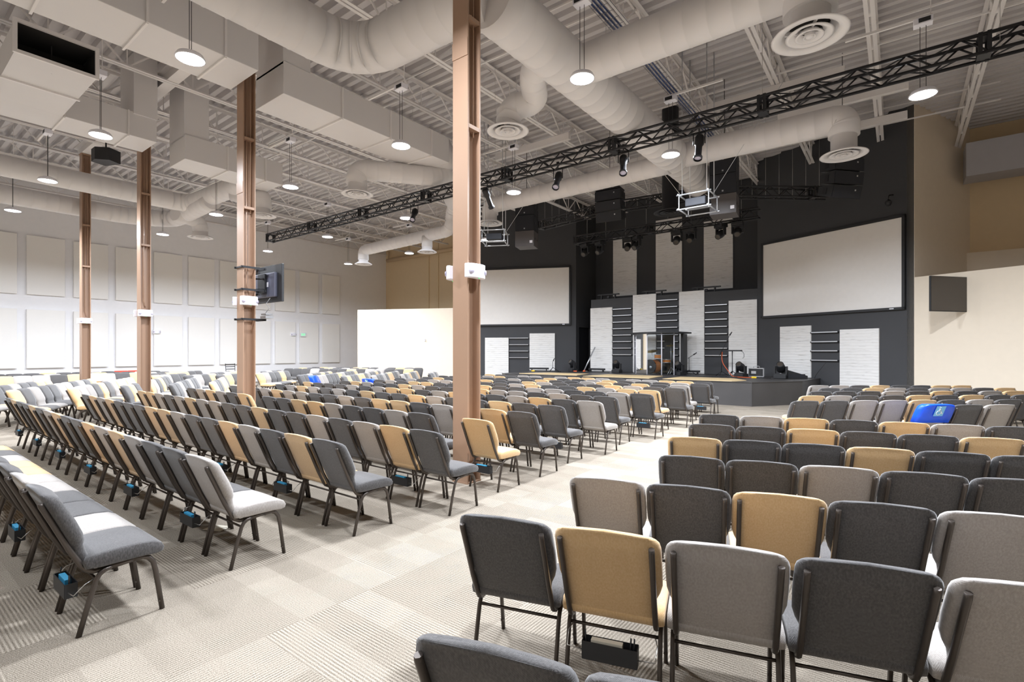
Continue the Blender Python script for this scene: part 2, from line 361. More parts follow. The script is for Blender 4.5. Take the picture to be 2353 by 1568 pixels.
r = empty('thermostat', (0, 0, 0), 0, 'small white thermostat on the low cream wall', 'thermostat'); p = L0+LD*7.9-LN*.02
MB().box((p.x, p.y, 2.3), (.09, .04, .13), -.43+PI).build('housing', 'white_plastic', r); MB().box((p.x+.015, p.y-.03, 2.33), (.04, .01, .03), .43).build('display', 'grey_steel', r)
# acoustic panels
for row, (z0, z1) in enumerate(((1.0, 3.46), (4.08, 6.55))):
    for k in range(-1, 10):
        y0 = 4.5+1.51*k
        o = MB().box((-28.82, y0+.61, (z0+z1)/2), (.09, 1.22, z1-z0)).build('acoustic_panel', 'panel'); bev(o, .008)
        tag(o, '%s off-white acoustic panel from the left in the %s row on the wall' % (ORD[k+1], ('lower', 'upper')[row]), 'acoustic panel', 'wall acoustic panels')

# ------------------------------------------------------------------ stage
pts = [(-14.4, 20.6), (-13.9, 17.5), (-13.3, 16.95), (-3.59, 16.87), (-2.45, 18.6), (-2.2, 20.8), (-4.43, 21.8), (-12.57, 21.65)]
r = empty('stage', (0, 0, 0), 0, 'black painted stage platform across the front of the hall', 'stage')
fixn(MB().prism(pts, 0, .74).build('body', 'stage_black', r))
t = MB()
for a, b in zip(pts[1:5], pts[2:6]): t.bar((a[0], a[1]-.012, .745), (b[0], b[1]-.012, .745), .03, .02)
for x in (-11.8, -9.7, -7.5, -4.8): t.box((x, 16.86, .37), (.012, .02, .72))
t.box((-3.59, 16.85, .37), (.02, .02, .74)).build('edge_trim', 'stage_black', r)
r2 = MB().prism([(-12.97, 17.5), (-12.2, 19.1), (-10.35, 19.1), (-10.2, 17.5)], .742, .765)
for k, (P, lab) in enumerate((([(-13.0, 17.55), (-10.15, 17.55), (-10.4, 19.0), (-12.4, 19.0)], 'left'), ([(-9.6, 17.05), (-6.95, 17.05), (-7.2, 19.0), (-9.5, 19.0)], 'middle'), ([(-6.45, 16.98), (-4.2, 16.98), (-3.95, 17.8), (-4.6, 18.8), (-6.45, 18.8)], 'right'))):
    tag(fixn(MB().prism(P, .742, .762).build('floor_panel', 'carpet_tan')), lab+' of three tan panels lying on the stage floor', 'floor panel', 'tan stage floor panels')

def board(name, a, b, z0, z1, off, lab):
    a = Vector(a); b = Vector(b); n = Vector(off)
    o = MB().prism([(a.x, a.y), (b.x, b.y), (b.x+n.x, b.y+n.y), (a.x+n.x, a.y+n.y)], z0, z1).build('whitewashed_panel', 'boards'); fixn(o)
    return tag(o, lab, 'wall panel', 'whitewashed stage panels')
for x0, x1, zt, lab in ((-11.83, -10.68, 3.78, 'far left'), (-9.65, -8.56, 4.27, 'left middle, behind the drum shield'), (-7.53, -6.47, 4.27, 'right middle, behind the mic stand'), (-5.5, -4.44, 3.76, 'far right')):
    board('', (x0, 21.8), (x1, 21.8), .76, zt, (0, -.05, 0), 'whitewashed board panel on the low stage wall, '+lab)
for x0, x1, zt, lab in ((-11.56, -10.29, 7.5, 'left'), (-9.31, -8.05, 8.0, 'middle'), (-7.05, -5.8, 7.6, 'right')):
    board('', (x0, 23.69), (x1, 23.69), 4.5, zt, (0, -.05, 0), 'tall whitewashed panel high on the stage back wall, '+lab)
for D, P0, Nn, u0, u1, z0, zt, lab in ((RD, R0, RN, 0.02, 1.2, .76, 2.63, 'short whitewashed panel under the right screen, nearer the stage'), (RD, R0, RN, -.97, -2.17, .02, 2.44, 'short whitewashed panel under the right screen, near the cream wall'),
                                  (LD, L0, LN, 1.04, 2.31, .76, 2.6, 'short whitewashed panel under the left screen, nearer the drums'), (LD, L0, LN, 3.39, 4.62, .02, 2.4, 'short whitewashed panel under the left screen, beside the column')):
    board('', P0+D*u0, P0+D*u1, z0, zt, -Nn*.05, lab)
def light_bar(a, b, z, lab, grp):
    r = empty('light_bar', ((a[0]+b[0])/2, (a[1]+b[1])/2, z), math.atan2(b[1]-a[1], b[0]-a[0]), lab, 'light bar', grp)
    ln = math.hypot(b[0]-a[0], b[1]-a[1])
    MB().box((0, 0, .012), (ln, .05, .03)).build('lens_strip', 'silver', r); MB().box((0, .01, -.015), (ln, .06, .02)).box((-ln/2, 0, 0), (.02, .07, .05)).box((ln/2, 0, 0), (.02, .07, .05)).build('housing', 'black_metal', r)
for (x0, x1, zs, nm) in ((-10.66, -9.7, [3.66-.303*i for i in range(8)], 'left'), (-8.52, -7.58, [3.94-.3*i for i in range(8)], 'middle'), (-6.44, -5.54, [3.61-.298*i for i in range(8)], 'right')):
    for i, z in enumerate(zs): light_bar((x0, 21.73), (x1, 21.73), z, '%s silver light bar from the top in the %s ladder of the low stage wall' % (ORD[i], nm), 'silver light bars on the stage walls')
for D, P0, Nn, u0, u1, nm in ((RD, R0, RN, .0, -.93, 'right'), (LD, L0, LN, 2.36, 3.36, 'left')):
    for i, z in enumerate((2.36, 2.03, 1.71, 1.38)):
        a = P0+D*u0-Nn*.07; b = P0+D*u1-Nn*.07
        if a.x > b.x: a, b = b, a
        light_bar(a, b, z, '%s silver light bar from the top under the %s projection screen' % (ORD[i], nm), 'silver light bars on the stage walls')
# projection screens
for D, P0, Nn, u0, u1, nm in ((RD, R0, RN, 1.96, -2.91, 'right'), (LD, L0, LN, .25, 5.1, 'left')):
    a = P0+D*u0-Nn*.05; b = P0+D*u1-Nn*.05
    if a.x > b.x: a, b = b, a
    rz = math.atan2(b.y-a.y, b.x-a.x); ln = (b-a).length
    r = empty('projection_screen', ((a.x+b.x)/2, (a.y+b.y)/2, 4.45), rz, 'large blank projection screen with black frame, %s of the stage' % nm, 'projection screen', 'projection screens')
    MB().box((0, 0, 0), (ln-.1, .04, 2.8)).build('cloth', 'screen', r)
    f = MB()
    for s in (-1, 1): f.box((0, -.02, s*1.42), (ln, .09, .08)); f.box((s*(ln/2-.04), -.02, 0), (.08, .09, 2.9))
    f.build('frame', 'black_plastic', r); MB().box((ln/2-.35, -.07, -1.42), (.12, .01, .03)).build('badge', 'silver', r)

# ------------------------------------------------------------------ ducts
def duct(path, r, name='round_duct', parent=None, rad=.5, seam=.32):
    p = densify(smooth_path(path, rad, 9), seam); last = -9; acc = 0
    mb = MB(); pp = []; rr = []
    for i, q in enumerate(p):
        if i: acc += (p[i]-p[i-1]).length
        if 0 < i < len(p)-1 and acc-last < seam*.8: pp.append(q); rr.append(r)
        elif 0 < i < len(p)-1:
            last = acc; t = (p[i+1]-p[i-1]).normalized(); pp += [q-t*.012, q, q+t*.012]; rr += [r, r+.006, r]
        else: pp.append(q); rr.append(r)
    mb.tube(pp, rr, 28, cap=True)
    return mb.build(name, 'duct', parent)
def diffuser(loc, R, lab, dark=False, drop=.6, rn=.25):
    r = empty('air_diffuser', loc, 0, lab, 'air diffuser', 'round air diffusers'); mt = 'black_metal' if dark else 'duct'
    MB().lathe([(rn, drop), (rn, .1), (R*.98, 0), (R, -.012), (R*.93, -.02), (R*.74, .0), (R*.70, .05), (rn*.98, .1)], n=40).build('outer_ring', mt, r)
    for a, z in ((.60, -.0), (.36, -.012), (.16, -.02)):
        MB().lathe([(R*a*.62, .06), (R*a, .0+z), (R*a*1.04, z-.012), (R*a*.88, z-.012), (R*a*.55, .045)], n=36).build('cone_ring', mt, r)
    MB().lathe([(0, -.03), (R*.09, -.03), (R*.11, -.01), (0, .0)], n=20).build('centre_cap', mt, r)
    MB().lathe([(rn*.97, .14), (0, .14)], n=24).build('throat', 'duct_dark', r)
    for k in range(2): MB().box((0, 0, .05), (R*1.3, .02, .05), k*PI/2+.4).build('spoke', mt, r)
    return r
r = empty('round_duct', (0, 0, 0), 0, 'main white spiral duct running from the ceiling front to the stage', 'duct', 'white round ducts')
duct([(-4.7, 5.6, 6.8), (-4.68, 15.3, 6.8), (-4.9, 15.55, 6.8)], .42, 'trunk', r); duct([(-4.7, 7.95, 6.8), (-.96, 7.95, 6.8), (-.96, 7.95, 6.3)], .33, 'branch', r, .55)
duct([(-4.9, 7.2, 6.75), (-5.35, 7.6, 6.7), (-5.5, 8.0, 6.5), (-6.0, 7.85, 6.45), (-6.05, 7.8, 6.15)], .24, 'branch', r, .3)
duct([(-4.5, 13.2, 6.8), (-.95, 13.2, 6.8), (-.95, 13.2, 6.4)], .3, 'branch', r, .5)
duct([(-7.75, -7.5, 7.0), (-7.75, 5.6, 7.0), (-5.2, 5.6, 6.95), (-4.75, 5.75, 6.85)], .4, 'elbow_run', r, .9)
duct([(-4.75, 13.0, 6.6), (-10.9, 13.1, 6.6), (-10.9, 13.1, 6.3)], .26, 'branch', r, .5)
diffuser((-.96, 7.93, 6.0), .47, 'round white air diffuser nearest the camera, top right')
diffuser((-6.05, 7.8, 6.0), .41, 'round white air diffuser just right of the nearest column', rn=.22, drop=.4)
diffuser((-.95, 13.2, 6.0), .46, 'round white air diffuser above the right screen', drop=.6)
diffuser((-10.9, 13.05, 6.0), .45, 'round white air diffuser behind the nearest column above the left projector', drop=.5)
diffuser((-5.6, 15.4, 6.0), .5, 'round black air diffuser hanging over the stage', True, drop=3.18)
# rectangular ducts
def rect_duct(x0, x1, y0, y1, z0, z1, lab, extra=None, seams=None, lid=False):
    r = empty('rectangular_duct', (0, 0, 0), 0, lab, 'duct', 'white rectangular ducts')
    bev(MB().box(((x0+x1)/2, (y0+y1)/2, (z0+z1)/2), (x1-x0, y1-y0, z1-z0)).build('body', 'duct', r), .01)
    n = max(1, int((y1-y0)/1.25))
    for i in range(1, n+1):
        y = y0+(y1-y0)*i/(n+.5); s = MB()
        for (a, b) in (((x0-.02, z0-.02), (x1+.02, z0-.02)), ((x0-.02, z0-.02), (x0-.02, z1)), ((x1+.02, z0-.02), (x1+.02, z1))): s.bar((a[0], y, a[1]), (b[0], y, b[1]), .035)
        s.build('flange', 'steel_white', r)
    return r
rb = rect_duct(-11.05, -9.9, 5.35, 10.1, 6.93, 7.6, 'white rectangular duct between the nearest and second columns')
MB().box((-10.47, 5.65, 8.3), (1.1, .6, 1.5)).build('riser', 'duct', rb)
MB().loft([[(-10.475+sx*.575, 10.1, 7.265+sz*.335) for sx, sz in ((1, 0), (1, 1), (0, 1), (-1, 1), (-1, 0), (-1, -1), (0, -1), (1, -1))], [(-10.475+.36*math.cos(a), 10.7, 7.2+.36*math.sin(a)) for a in [i*PI/4 for i in range(8)]]]).build('transition', 'duct', rb)
duct([(-10.475, 10.6, 7.2), (-10.475, 12.2, 7.2), (-12.0, 12.4, 6.8)], .38, 'round_run', rb)
duct([(-10.45, 11.0, 7.1), (-10.6, 10.2, 6.72), (-11.2, 9.0, 6.65), (-11.6, 8.35, 6.6), (-11.62, 8.3, 6.2)], .27, 'branch', rb, .4)
diffuser((-11.6, 8.33, 5.95), .42, 'round white air diffuser left of the nearest column under the rectangular duct', drop=.4)
rd = rect_duct(-10.75, -9.6, -7.8, 4.7, 7.0, 7.7, 'long white rectangular duct crossing the top left corner')
MB().box((-10.17, 4.4, 8.4), (1.1, .5, 1.4)).build('riser', 'duct', rd)
re_ = rect_duct(-16.0, -14.95, -7.8, 4.75, 7.0, 7.6, 'white rectangular duct at the far left above the pendant lights')
b = MB(); X0, X1, Y0, Y1, Z0, Z1 = -14.95, -12.35, 1.78, 2.93, 7.0, 7.55
b.add([(X0, Y0, Z0), (X1, Y0, Z0), (X1, Y1, Z0), (X0, Y1, Z0), (X0, Y0, Z1), (X1, Y0, Z1), (X1, Y1, Z1), (X0, Y1, Z1)], [(0, 3, 2, 1), (4, 5, 6, 7), (0, 1, 5, 4), (3, 7, 6, 2)])
b.build('open_branch', 'duct', re_)
f = MB()
for z in (Z0, Z1): f.box((X1, (Y0+Y1)/2, z), (.05, Y1-Y0+.06, .06))
for y in (Y0, Y1): f.box((X1, y, (Z0+Z1)/2), (.046, .06, Z1-Z0-.05))
f.box((-13.7, (Y0+Y1)/2, Z0-.015), (.05, Y1-Y0+.06, .04)); f.build('rim', 'steel_white', re_)
MB().box((X0+1.7, (Y0+Y1)/2, (Z0+Z1)/2), (.04, Y1-Y0-.02, Z1-Z0-.02)).box(((X0+X1)/2+.8, Y0+.012, (Z0+Z1)/2), (.95, .012, Z1-Z0-.04)).box(((X0+X1)/2+.8, Y1-.012, (Z0+Z1)/2), (.95, .012, Z1-Z0-.04)).box(((X0+X1)/2+.8, (Y0+Y1)/2, Z1-.012), (.95, Y1-Y0-.04, .012)).box((X1-.5, (Y0+Y1)/2, (Z0+Z1)/2), (.02, .02, Z1-Z0)).build('damper', 'duct_dark', re_)
MB().box((-15.4, 4.5, 8.3), (1.0, .5, 1.5)).build('riser', 'duct', re_)
rc = rect_duct(-15.9, -14.85, 5.35, 8.0, 6.75, 7.4, 'white rectangular duct between the second and third columns')
MB().box((-15.4, 5.65, 8.2), (1.0, .6, 1.7)).build('riser', 'duct', rc)
duct([(-15.9, 7.5, 6.95), (-20.1, 7.4, 6.95), (-20.1, 5.0, 6.95), (-20.1, -7.5, 6.95)], .3, 'branch', rc, .6)
duct([(-18.4, 7.45, 6.8), (-21.9, 7.5, 6.7), (-22.6, 6.2, 6.7), (-22.6, -7.5, 6.7)], .3, 'branch', rc, .6)
duct([(-20.6, 7.1, 6.65), (-20.9, 8.0, 6.6), (-20.9, 8.05, 6.2)], .26, 'branch', rc, .4)
duct([(-17.0, 7.5, 6.8), (-16.6, 7.9, 6.65), (-16.0, 7.95, 6.6), (-16.0, 7.95, 6.2)], .27, 'branch', rc, .4)
diffuser((-20.9, 8.05, 6.0), .43, 'round white air diffuser hanging beside the left wall', drop=.4)
diffuser((-16.0, 7.93, 6.0), .43, 'round white air diffuser just right of the second column', drop=.4)
r = empty('round_duct', (0, 0, 0), 0, 'white round duct along the far left corner feeding two diffusers', 'duct', 'white round ducts')
duct([(-12.0, 12.6, 6.8), (-12.6, 13.0, 6.7), (-12.75, 13.1, 6.05), (-18.1, 13.3, 6.0), (-18.1, 13.3, 5.6)], .22, 'trunk', r, .35)
duct([(-14.0, 13.12, 6.0), (-14.0, 13.12, 5.6)], .2, 'branch', r)
diffuser((-18.1, 13.3, 5.42), .36, 'small round white air diffuser farthest left along the corner duct', drop=.3, rn=.19)
diffuser((-14.0, 13.12, 5.42), .36, 'small round white air diffuser left of the nearest column, low', drop=.3, rn=.19)
r = empty('wall_pipe', (0, 0, 0), 0, 'tan painted pipe bracketed to the far tan wall', 'pipe')
MB().tube([(-28.2, 22.7, 8.0), (-20, 22.7, 8.05)], .13, 14).build('pipe', 'tan_pipe', r); MB().bar((-28.1, 22.7, 8.0), (-28.5, 23.1, 8.7), .08).build('bracket', 'tan_pipe', r)
# cable tray on the right of the main duct
r = empty('cable_tray', (0, 0, 0), 0, 'wire basket cable tray with blue cables above the main duct', 'cable tray')
t = MB()
for dx in (-.14, -.07, 0, .07, .14): t.tube([(-3.95+dx, 2, 7.45), (-3.95+dx, 16, 7.45)], .005, 5)
for i in range(70): t.bar((-4.1, 2+.2*i, 7.45), (-3.8, 2+.2*i, 7.45), .006)
for s in (-.15, .15): t.tube([(-3.95+s, 2, 7.52), (-3.95+s, 16, 7.52)], .006, 5)
t.build('basket', 'pinkgrey', r)
for dx in (-.09, -.03, .04): MB().tube([(-3.95+dx+.01*math.sin(i), 2+i*.5, 7.47) for i in range(29)], .014, 6).build('cable', 'cable_blue', r)

# ------------------------------------------------------------------ pendant lights
PROTO = None
colname = ['nearest the right edge', 'second from the right', 'third from the right', 'fourth from the right', 'fifth from the right', 'beside the left wall', 'touching the left wall']
rowname = ['behind the camera', 'front', 'second', 'third', 'fourth']
for j, y in enumerate(LY):
    for i, x in enumerate(LX[:6]):
        if j == 4 and i < 3: continue
        ld = bpy.data.lights.new('pendant_lamp', 'AREA'); ld.shape = 'DISK'; ld.size = .42; ld.energy = LAMP_W*GAIN[j][i]; ld.color = (.86, .915, 1)
        ld.spread = math.radians(172)
        if PROTO is None:
            PROTO = empty('pendant_light')
            MB().lathe([(0, .1), (.09, .09), (.17, .05), (.2, .0), (.2, -.015), (.185, -.015)], n=28).build('housing', 'white_plastic', PROTO)
            MB().lathe([(0, -.018), (.185, -.012)], n=28).build('lamp_face', 'lamp', PROTO)
            MB().tube([(-.04, 0, .09), (-.04, 0, 1.15)], .005, 5).tube([(.04, 0, .09), (.04, 0, 1.15)], .005, 5).build('cord', 'black_plastic', PROTO)
            d = MB().box((0, 0, 1.22), (.26, .16, .11)); bev(d.build('driver_box', 'white_plastic', PROTO), .006)
            MB().box((.02, -.081, 1.22), (.16, .01, .07)).box((.02, .081, 1.22), (.16, .01, .07)).build('vent', 'black_plastic', PROTO)
            MB().bar((-1.1, 0, 1.3), (.13, 0, 1.3), .04, .04).tube([(.1, 0, 1.27), (.1, 0, 3.3)], .008, 6).build('channel', 'steel_white', PROTO)
            r = PROTO
        else: r = copy_tree(PROTO)
        r.location = (x, y, LZ); r.rotation_euler = (0, 0, PI if i == 1 else 0)
        if j: tag(r, 'white pendant high bay light, %s, in the %s row' % (colname[i], rowname[j]), 'pendant light', 'pendant lights')
        else: tag(r, 'white pendant high bay light behind the camera, %s' % colname[i], 'pendant light', 'pendant lights')
        lo = bpy.data.objects.new('lamp_light', ld); COL.objects.link(lo); lo.parent = r; lo.location = (0, 0, -.03)

# ------------------------------------------------------------------ trusses
def truss(a, b, s, name, lab, step=.32):
    a = Vector(a); b = Vector(b); d = b-a; L_ = d.length; rz = math.atan2(d.y, d.x)
    r = empty(name, a, rz, lab, 'truss', 'black lighting trusses')
    c = MB()
    for yy in (-s/2, s/2):
        for zz in (0, s): c.tube([(0, yy, zz), (L_, yy, zz)], .028, 8)
    c.build('chords', 'black_metal', r)
    w = MB(); n = int(L_/step); st = L_/n
    for i in range(n):
        x0, x1 = i*st, (i+1)*st; q = i % 2
        for yy in (-s/2, s/2): w.tube([(x0, yy, s if q else 0), (x1, yy, 0 if q else s)], .015, 6)
        for zz in (0, s): w.tube([(x0, -s/2 if q else s/2, zz), (x1, s/2 if q else -s/2, zz)], .013, 6)
    w.build('lacing', 'black_metal', r)
    k = 0
    while k*3.0 < L_:
        e = MB()
        for yy in (-s/2, s/2): e.box((k*3.0+.03, yy, s/2), (.05, .045, s+.06)); e.box((k*3.0+.13, yy, s/2), (.05, .045, s+.06))
        for zz in (0, s): e.box((k*3.0+.08, 0, zz), (.16, s, .03))
        k += 1
        e.build('end_frame', 'black_metal', r)
    h = MB()
    for f in [.08+.12*i for i in range(8)]: h.tube([(L_*f, 0, 0), (L_*f, 0, 9.15-a.z)], .004, 4)
    h.build('hanging_cable', 'wire', r)
    return r
truss((-20.07, 10.26, 6.1), (6.5, 10.26, 6.1), .27, 'lighting_truss', 'long black lighting truss crossing the whole hall')
truss((-11.19, 16.5, 6.5), (-8.1, 15.9, 6.5), .3, 'lighting_truss', 'black truss segment left of the stage centre')
truss((-8.05, 15.9, 6.5), (-4.6, 16.3, 6.5), .3, 'lighting_truss', 'black truss segment over the stage centre')
truss((-4.5, 16.35, 6.5), (-1.75, 18.6, 6.5), .3, 'lighting_truss', 'black truss segment toward the right line array')
truss((-10.2, 17.5, 5.95), (-3.5, 17.5, 5.95), .28, 'lighting_truss', 'lowest black truss carrying the moving heads over the stage')
# theatre spotlights on the main truss
def spot(loc, rz, tilt, lab, k=1.0):
    r = empty('spotlight', loc, rz, lab, 'spotlight', 'theatre spotlights')
    MB().tube([(-.11*k, 0, -.24*k), (-.11*k, 0, 0), (.11*k, 0, 0), (.11*k, 0, -.24*k)], .012, 6).tube([(0, 0, 0), (0, 0, .14)], .015, 6).box((0, 0, .12), (.06, .06, .07)).build('yoke', 'black_metal', r)
    ax = Vector((0, math.cos(tilt), -math.sin(tilt)))
    c = Vector((0, 0, -.24*k))
    MB().lathe([(0, -.2), (.07, -.2), (.09, -.16), (.09, 0), (.065, .03), (.065, .3), (.085, .31), (.085, .36), (.07, .36)], c, 18, ax).build('barrel', 'black_metal', r)
    MB().lathe([(0, .33), (.068, .33)], c, 18, ax).build('lens', 'lens', r)
    return r
for x, rz, tl, lab in ((-6.45, .3, -.9, 'black spotlight on the main truss, second from the nearest column'), (-4.77, .4, -1.0, 'black spotlight on the main truss, above the left line array'), (-3.15, .1, -1.2, 'black spotlight on the main truss, farthest right'), (-11.5, .6, -.8, 'black spotlight on the main truss left of the nearest column'), (-8.65, .2, .8, 'black spotlight on the main truss just right of the nearest column')):
    spot((x, 10.26, 6.06), rz, tl+PI if tl < 0 else tl, lab)
def moving_head(loc, lab, up=False, grp='moving head lights', k=1.0):
    r = empty('moving_head_light', loc, random.uniform(-.6, .6), lab, 'moving light', grp); s = 1 if up else -1
    bev(MB().box((0, 0, s*.05*k), (.3*k, .24*k, .1*k)).build('base', 'black_plastic', r), .015)
    y = MB(); y.box((-.14*k, 0, s*.2*k), (.04*k, .1*k, .24*k)).box((.14*k, 0, s*.2*k), (.04*k, .1*k, .24*k)).box((0, 0, s*.11*k), (.3*k, .12*k, .04*k)); bev(y.build('yoke', 'black_plastic', r), .01)
    ax = Vector((.1, -.75, s*.55)).normalized()
    MB().lathe([(0, -.16*k), (.07*k, -.15*k), (.105*k, -.08*k), (.11*k, .03*k), (.09*k, .13*k), (.085*k, .17*k), (.07*k, .17*k)], (0, 0, s*.28*k), 18, ax).build('head', 'black_plastic', r)
    MB().lathe([(0, .16*k), (.07*k, .165*k)], (0, 0, s*.28*k), 18, ax).build('lens', 'tv_glass', r)
    if not up: MB().box((0, 0, .03), (.05, .05, .08)).build('clamp', 'grey_steel', r)
    return r
for i, x in enumerate((-9.74, -9.1, -7.97, -7.6, -6.14, -5.65, -4.67, -4.15)):
    moving_head((x, 17.5, 5.9), 'black moving head light, %s from the left under the lowest truss' % ORD[i], k=1.15)
for x, y, lab in ((-12.3, 20.9, 'black moving head light on the stage floor beside the doorway'), (-10.08, 21.0, 'black moving head light on the stage floor left of the drum shield'), (-7.05, 20.45, 'black moving head light on the stage floor right of the drum shield'), (-4.66, 20.2, 'black moving head light beside the silver trimmed case')):
    moving_head((x, y, .745), lab, True, k=1.3)
# speakers
def line_array(loc, rz, lab):
    r = empty('line_array_speaker', loc, rz, lab, 'speaker', 'hanging line arrays')
    zt = 0; yy = 0; ang = .0
    for i in range(3):
        a = -.02-.13*i; h = .31; w = .85
        R = Matrix.Rotation(-a, 3, 'X'); c = Vector((0, yy, zt-h/2))
        vs = []
        for (x, y, z) in ((-w/2, -.22, -h/2), (w/2, -.22, -h/2), (w/2, -.22, h/2), (-w/2, -.22, h/2), (-w/2, .24, -h/2+.05), (w/2, .24, -h/2+.05), (w/2, .24, h/2-.05), (-w/2, .24, h/2-.05)):
            vs.append(c+R @ Vector((x, y, z)))
        fs = [(0, 1, 2, 3), (7, 6, 5, 4), (0, 4, 5, 1), (1, 5, 6, 2), (2, 6, 7, 3), (3, 7, 4, 0)]
        fixn(MB().add(vs, fs).build('cabinet', 'black_plastic', r))
        q = c+R @ Vector((0, -.226, 0)); MB().box(q, (w-.03, .012, h-.03), 0, -a).build('grille', 'grille', r)
        q = c+R @ Vector((.22, -.236, .05)); MB().box(q, (.035, .006, .035), 0, -a).build('badge', 'silver', r)
        for s in (-1, 1):
            q = c+R @ Vector((s*(w/2+.003), .02, 0)); MB().box(q, (.01, .12, .16), 0, -a).build('side_handle', 'black_metal', r)
        zt -= h*math.cos(a); yy += h*math.sin(-a)*1.0+.012
    MB().box((0, 0, .04), (.8, .5, .06)).tube([(0, 0, .06), (0, 0, 9.33-loc[2])], .008, 5).build('fly_frame', 'black_metal', r)
    return r
line_array((-7.4, 14.9, 6.85), .1, 'black curved line array speaker left of centre above the stage')
line_array((-1.12, 15.15, 6.5), .85, 'black curved line array speaker hanging above the right screen')
def sub(loc, rz, lab):
    r = empty('subwoofer_stack', loc, rz, lab, 'speaker', 'hanging subwoofers')
    for i in range(3):
        z = .8-.55*i; o = bev(MB().box((0, 0, z), (.68, .62, .54)).build('cabinet', 'grille' if i < 2 else 'lit_cab', r), .008)  # lowest box gets the lighter grey, light painted in
        if i < 2: MB().box((0, -.315, z), (.64, .012, .5)).build('grille', 'grille', r); MB().box((.0, -.324, z-.2), (.04, .006, .04)).build('badge', 'silver', r)
        else: MB().box((.24, -.314, z-.12), (.1, .008, .09)).build('connector_plate', 'white_plastic', r)
        for s in (-1, 1):
            MB().box((s*.343, -.15, z), (.01, .06, .06)).box((s*.343, .18, z), (.01, .06, .06)).build('rigging_point', 'black_metal', r)
    MB().tube([(0, 0, 1.07), (0, 0, 9.33-loc[2])], .01, 5).box((0, 0, 1.1), (.5, .1, .05)).build('fly_frame', 'black_metal', r)
sub((-10.5, 14.63, 5.95), .35, 'tall black hanging subwoofer stack above the left screen'); sub((-3.82, 14.67, 6.0), .12, 'tall black hanging subwoofer stack with base coloured as lit behind the right projector')
def projector(loc, rz, lab):
    r = empty('projector', loc, rz, lab, 'projector', 'caged projectors')
    bev(MB().box((0, 0, .02), (.5, .5, .2)).build('body', 'grille', r), .02); MB().lathe([(0, .06), (.07, .06), (.08, 0)], (.1, .25, .02), 16, (0, 1, 0)).build('lens', 'lens', r)
    f = MB()
    for z in (-.16, .2):
        for s in (-1, 1): f.tube([(s*.36, -.44, z), (s*.36, .44, z)], .018, 8); f.tube([(-.42, s*.36, z), (.42, s*.36, z)], .018, 8)
    for sx in (-1, 1):
        for sy in (-1, 1): f.tube([(sx*.36, sy*.36, -.18), (sx*.36, sy*.36, .22)], .014, 6)
    f.box((0, 0, -.1), (.6, .1, .02)); f.build('cage', 'silver', r)
    h = MB()
    for sx in (-1, 1):
        for sy in (-1, 1): h.tube([(sx*.3, sy*.3, .2), (sx*.3, sy*.3, 9.33-loc[2])], .011, 6)
        h.tube([(sx*.38, 0, .22), (sx*2.0, 0, 2.6)], .006, 5)
    h.build('hanger_rod', 'silver', r)
projector((-4.0, 12.95, 5.4), 0.0, 'caged projector hanging in front of the right subwoofer'); projector((-10.5, 12.85, 5.4), .5, 'caged projector hanging just right of the nearest column')
r = empty('dome_camera', (0, 0, 0), 0, 'black dome camera on an arm on the right black wall', 'camera'); p = R0-RD*2.55-RN*.28
MB().lathe([(0, -.14), (.06, -.12), (.085, -.05), (.09, 0), (.05, .05), (0, .07)], (p.x, p.y, 6.35), 18).build('dome', 'black_plastic', r)
q = p+RN*.27; MB().tube(smooth_path([(p.x, p.y, 6.4), (p.x, p.y, 6.55), (q.x, q.y, 6.6)], .1), .018, 8).build('arm', 'black_metal', r)
r = empty('ceiling_speaker', (-18.6, 4.62, 7.45), .4, 'black angular loudspeaker hanging at the far left ceiling', 'speaker')
fixn(MB().prism([(-.3, -.2), (.0, -.32), (.34, -.16), (.3, .2), (-.28, .2)], -.18, .18).build('cabinet', 'black_plastic', r)); MB().tube([(0, 0, .18), (0, 0, .95)], .02, 6).build('bracket', 'black_metal', r)

# ------------------------------------------------------------------ televisions
def tv(loc, rz, w, h, lab, back=False):
    r = empty('television', loc, rz, lab, 'television', 'wall televisions')
    bev(MB().box((0, 0, 0), (w, .05, h)).build('bezel', 'black_plastic', r), .006); MB().box((0, -.0265, .005), (w-.03, .004, h-.035)).build('screen', 'tv_glass', r)
    bev(MB().box((0, .05, -.03), (w*.72, .07, h*.66)).build('back_cover', 'tv_back', r), .02)
    m_ = MB().box((0, .12, 0), (.3, .04, .4))
    if back:
        m_.tube([(-.12, .12, .1), (.1, .3, .1)], .018, 6).tube([(-.12, .12, -.12), (.1, .3, -.12)], .018, 6).box((0, .3, .2), (.5, .04, .05)).box((0, .3, -.25), (.5, .04, .05)).box((.0, .3, -.0), (.05, .03, .5))
    else: m_.tube([(0, .12, 0), (.1, .52, 0)], .03, 8)
    m_.build('mount', 'black_metal', r)
    if back: MB().box((-.15, .088, -.02), (.09, .004, .1)).build('sticker', 'white_plastic', r)
    return r
tv((-10.68, 5.42, 3.12), PI, 1.25, .78, 'black television seen from behind on the second column', True)
tv((1.1, 18.6, 3.3), math.radians(50), 1.28, .98, 'black television on an arm on the cream wall at right')
r = empty('column_clamp', (-10.56, 4.92, 0), 0, 'black clamp bars of the television mount around the second column', 'mount')
for z in (3.4, 2.95, 2.35):
    MB().box((.145, .08, z), (.02, .5, .04)).box((-.145, .08, z), (.02, .5, .04)).box((0, .31, z), (.34, .03, .04)).box((0, -.14, z), (.33, .02, .03)).build('clamp_bar', 'black_metal', r)
MB().box((.24, .3, 2.4), (.22, .16, .05)).box((.24, .3, 2.46), (.2, .14, .03)).tube([(.2, .3, 2.5), (.3, .33, 2.6), (.16, .32, 2.68), (.26, .36, 2.8)], .006, 5).build('junction_box', 'grey_steel', r)

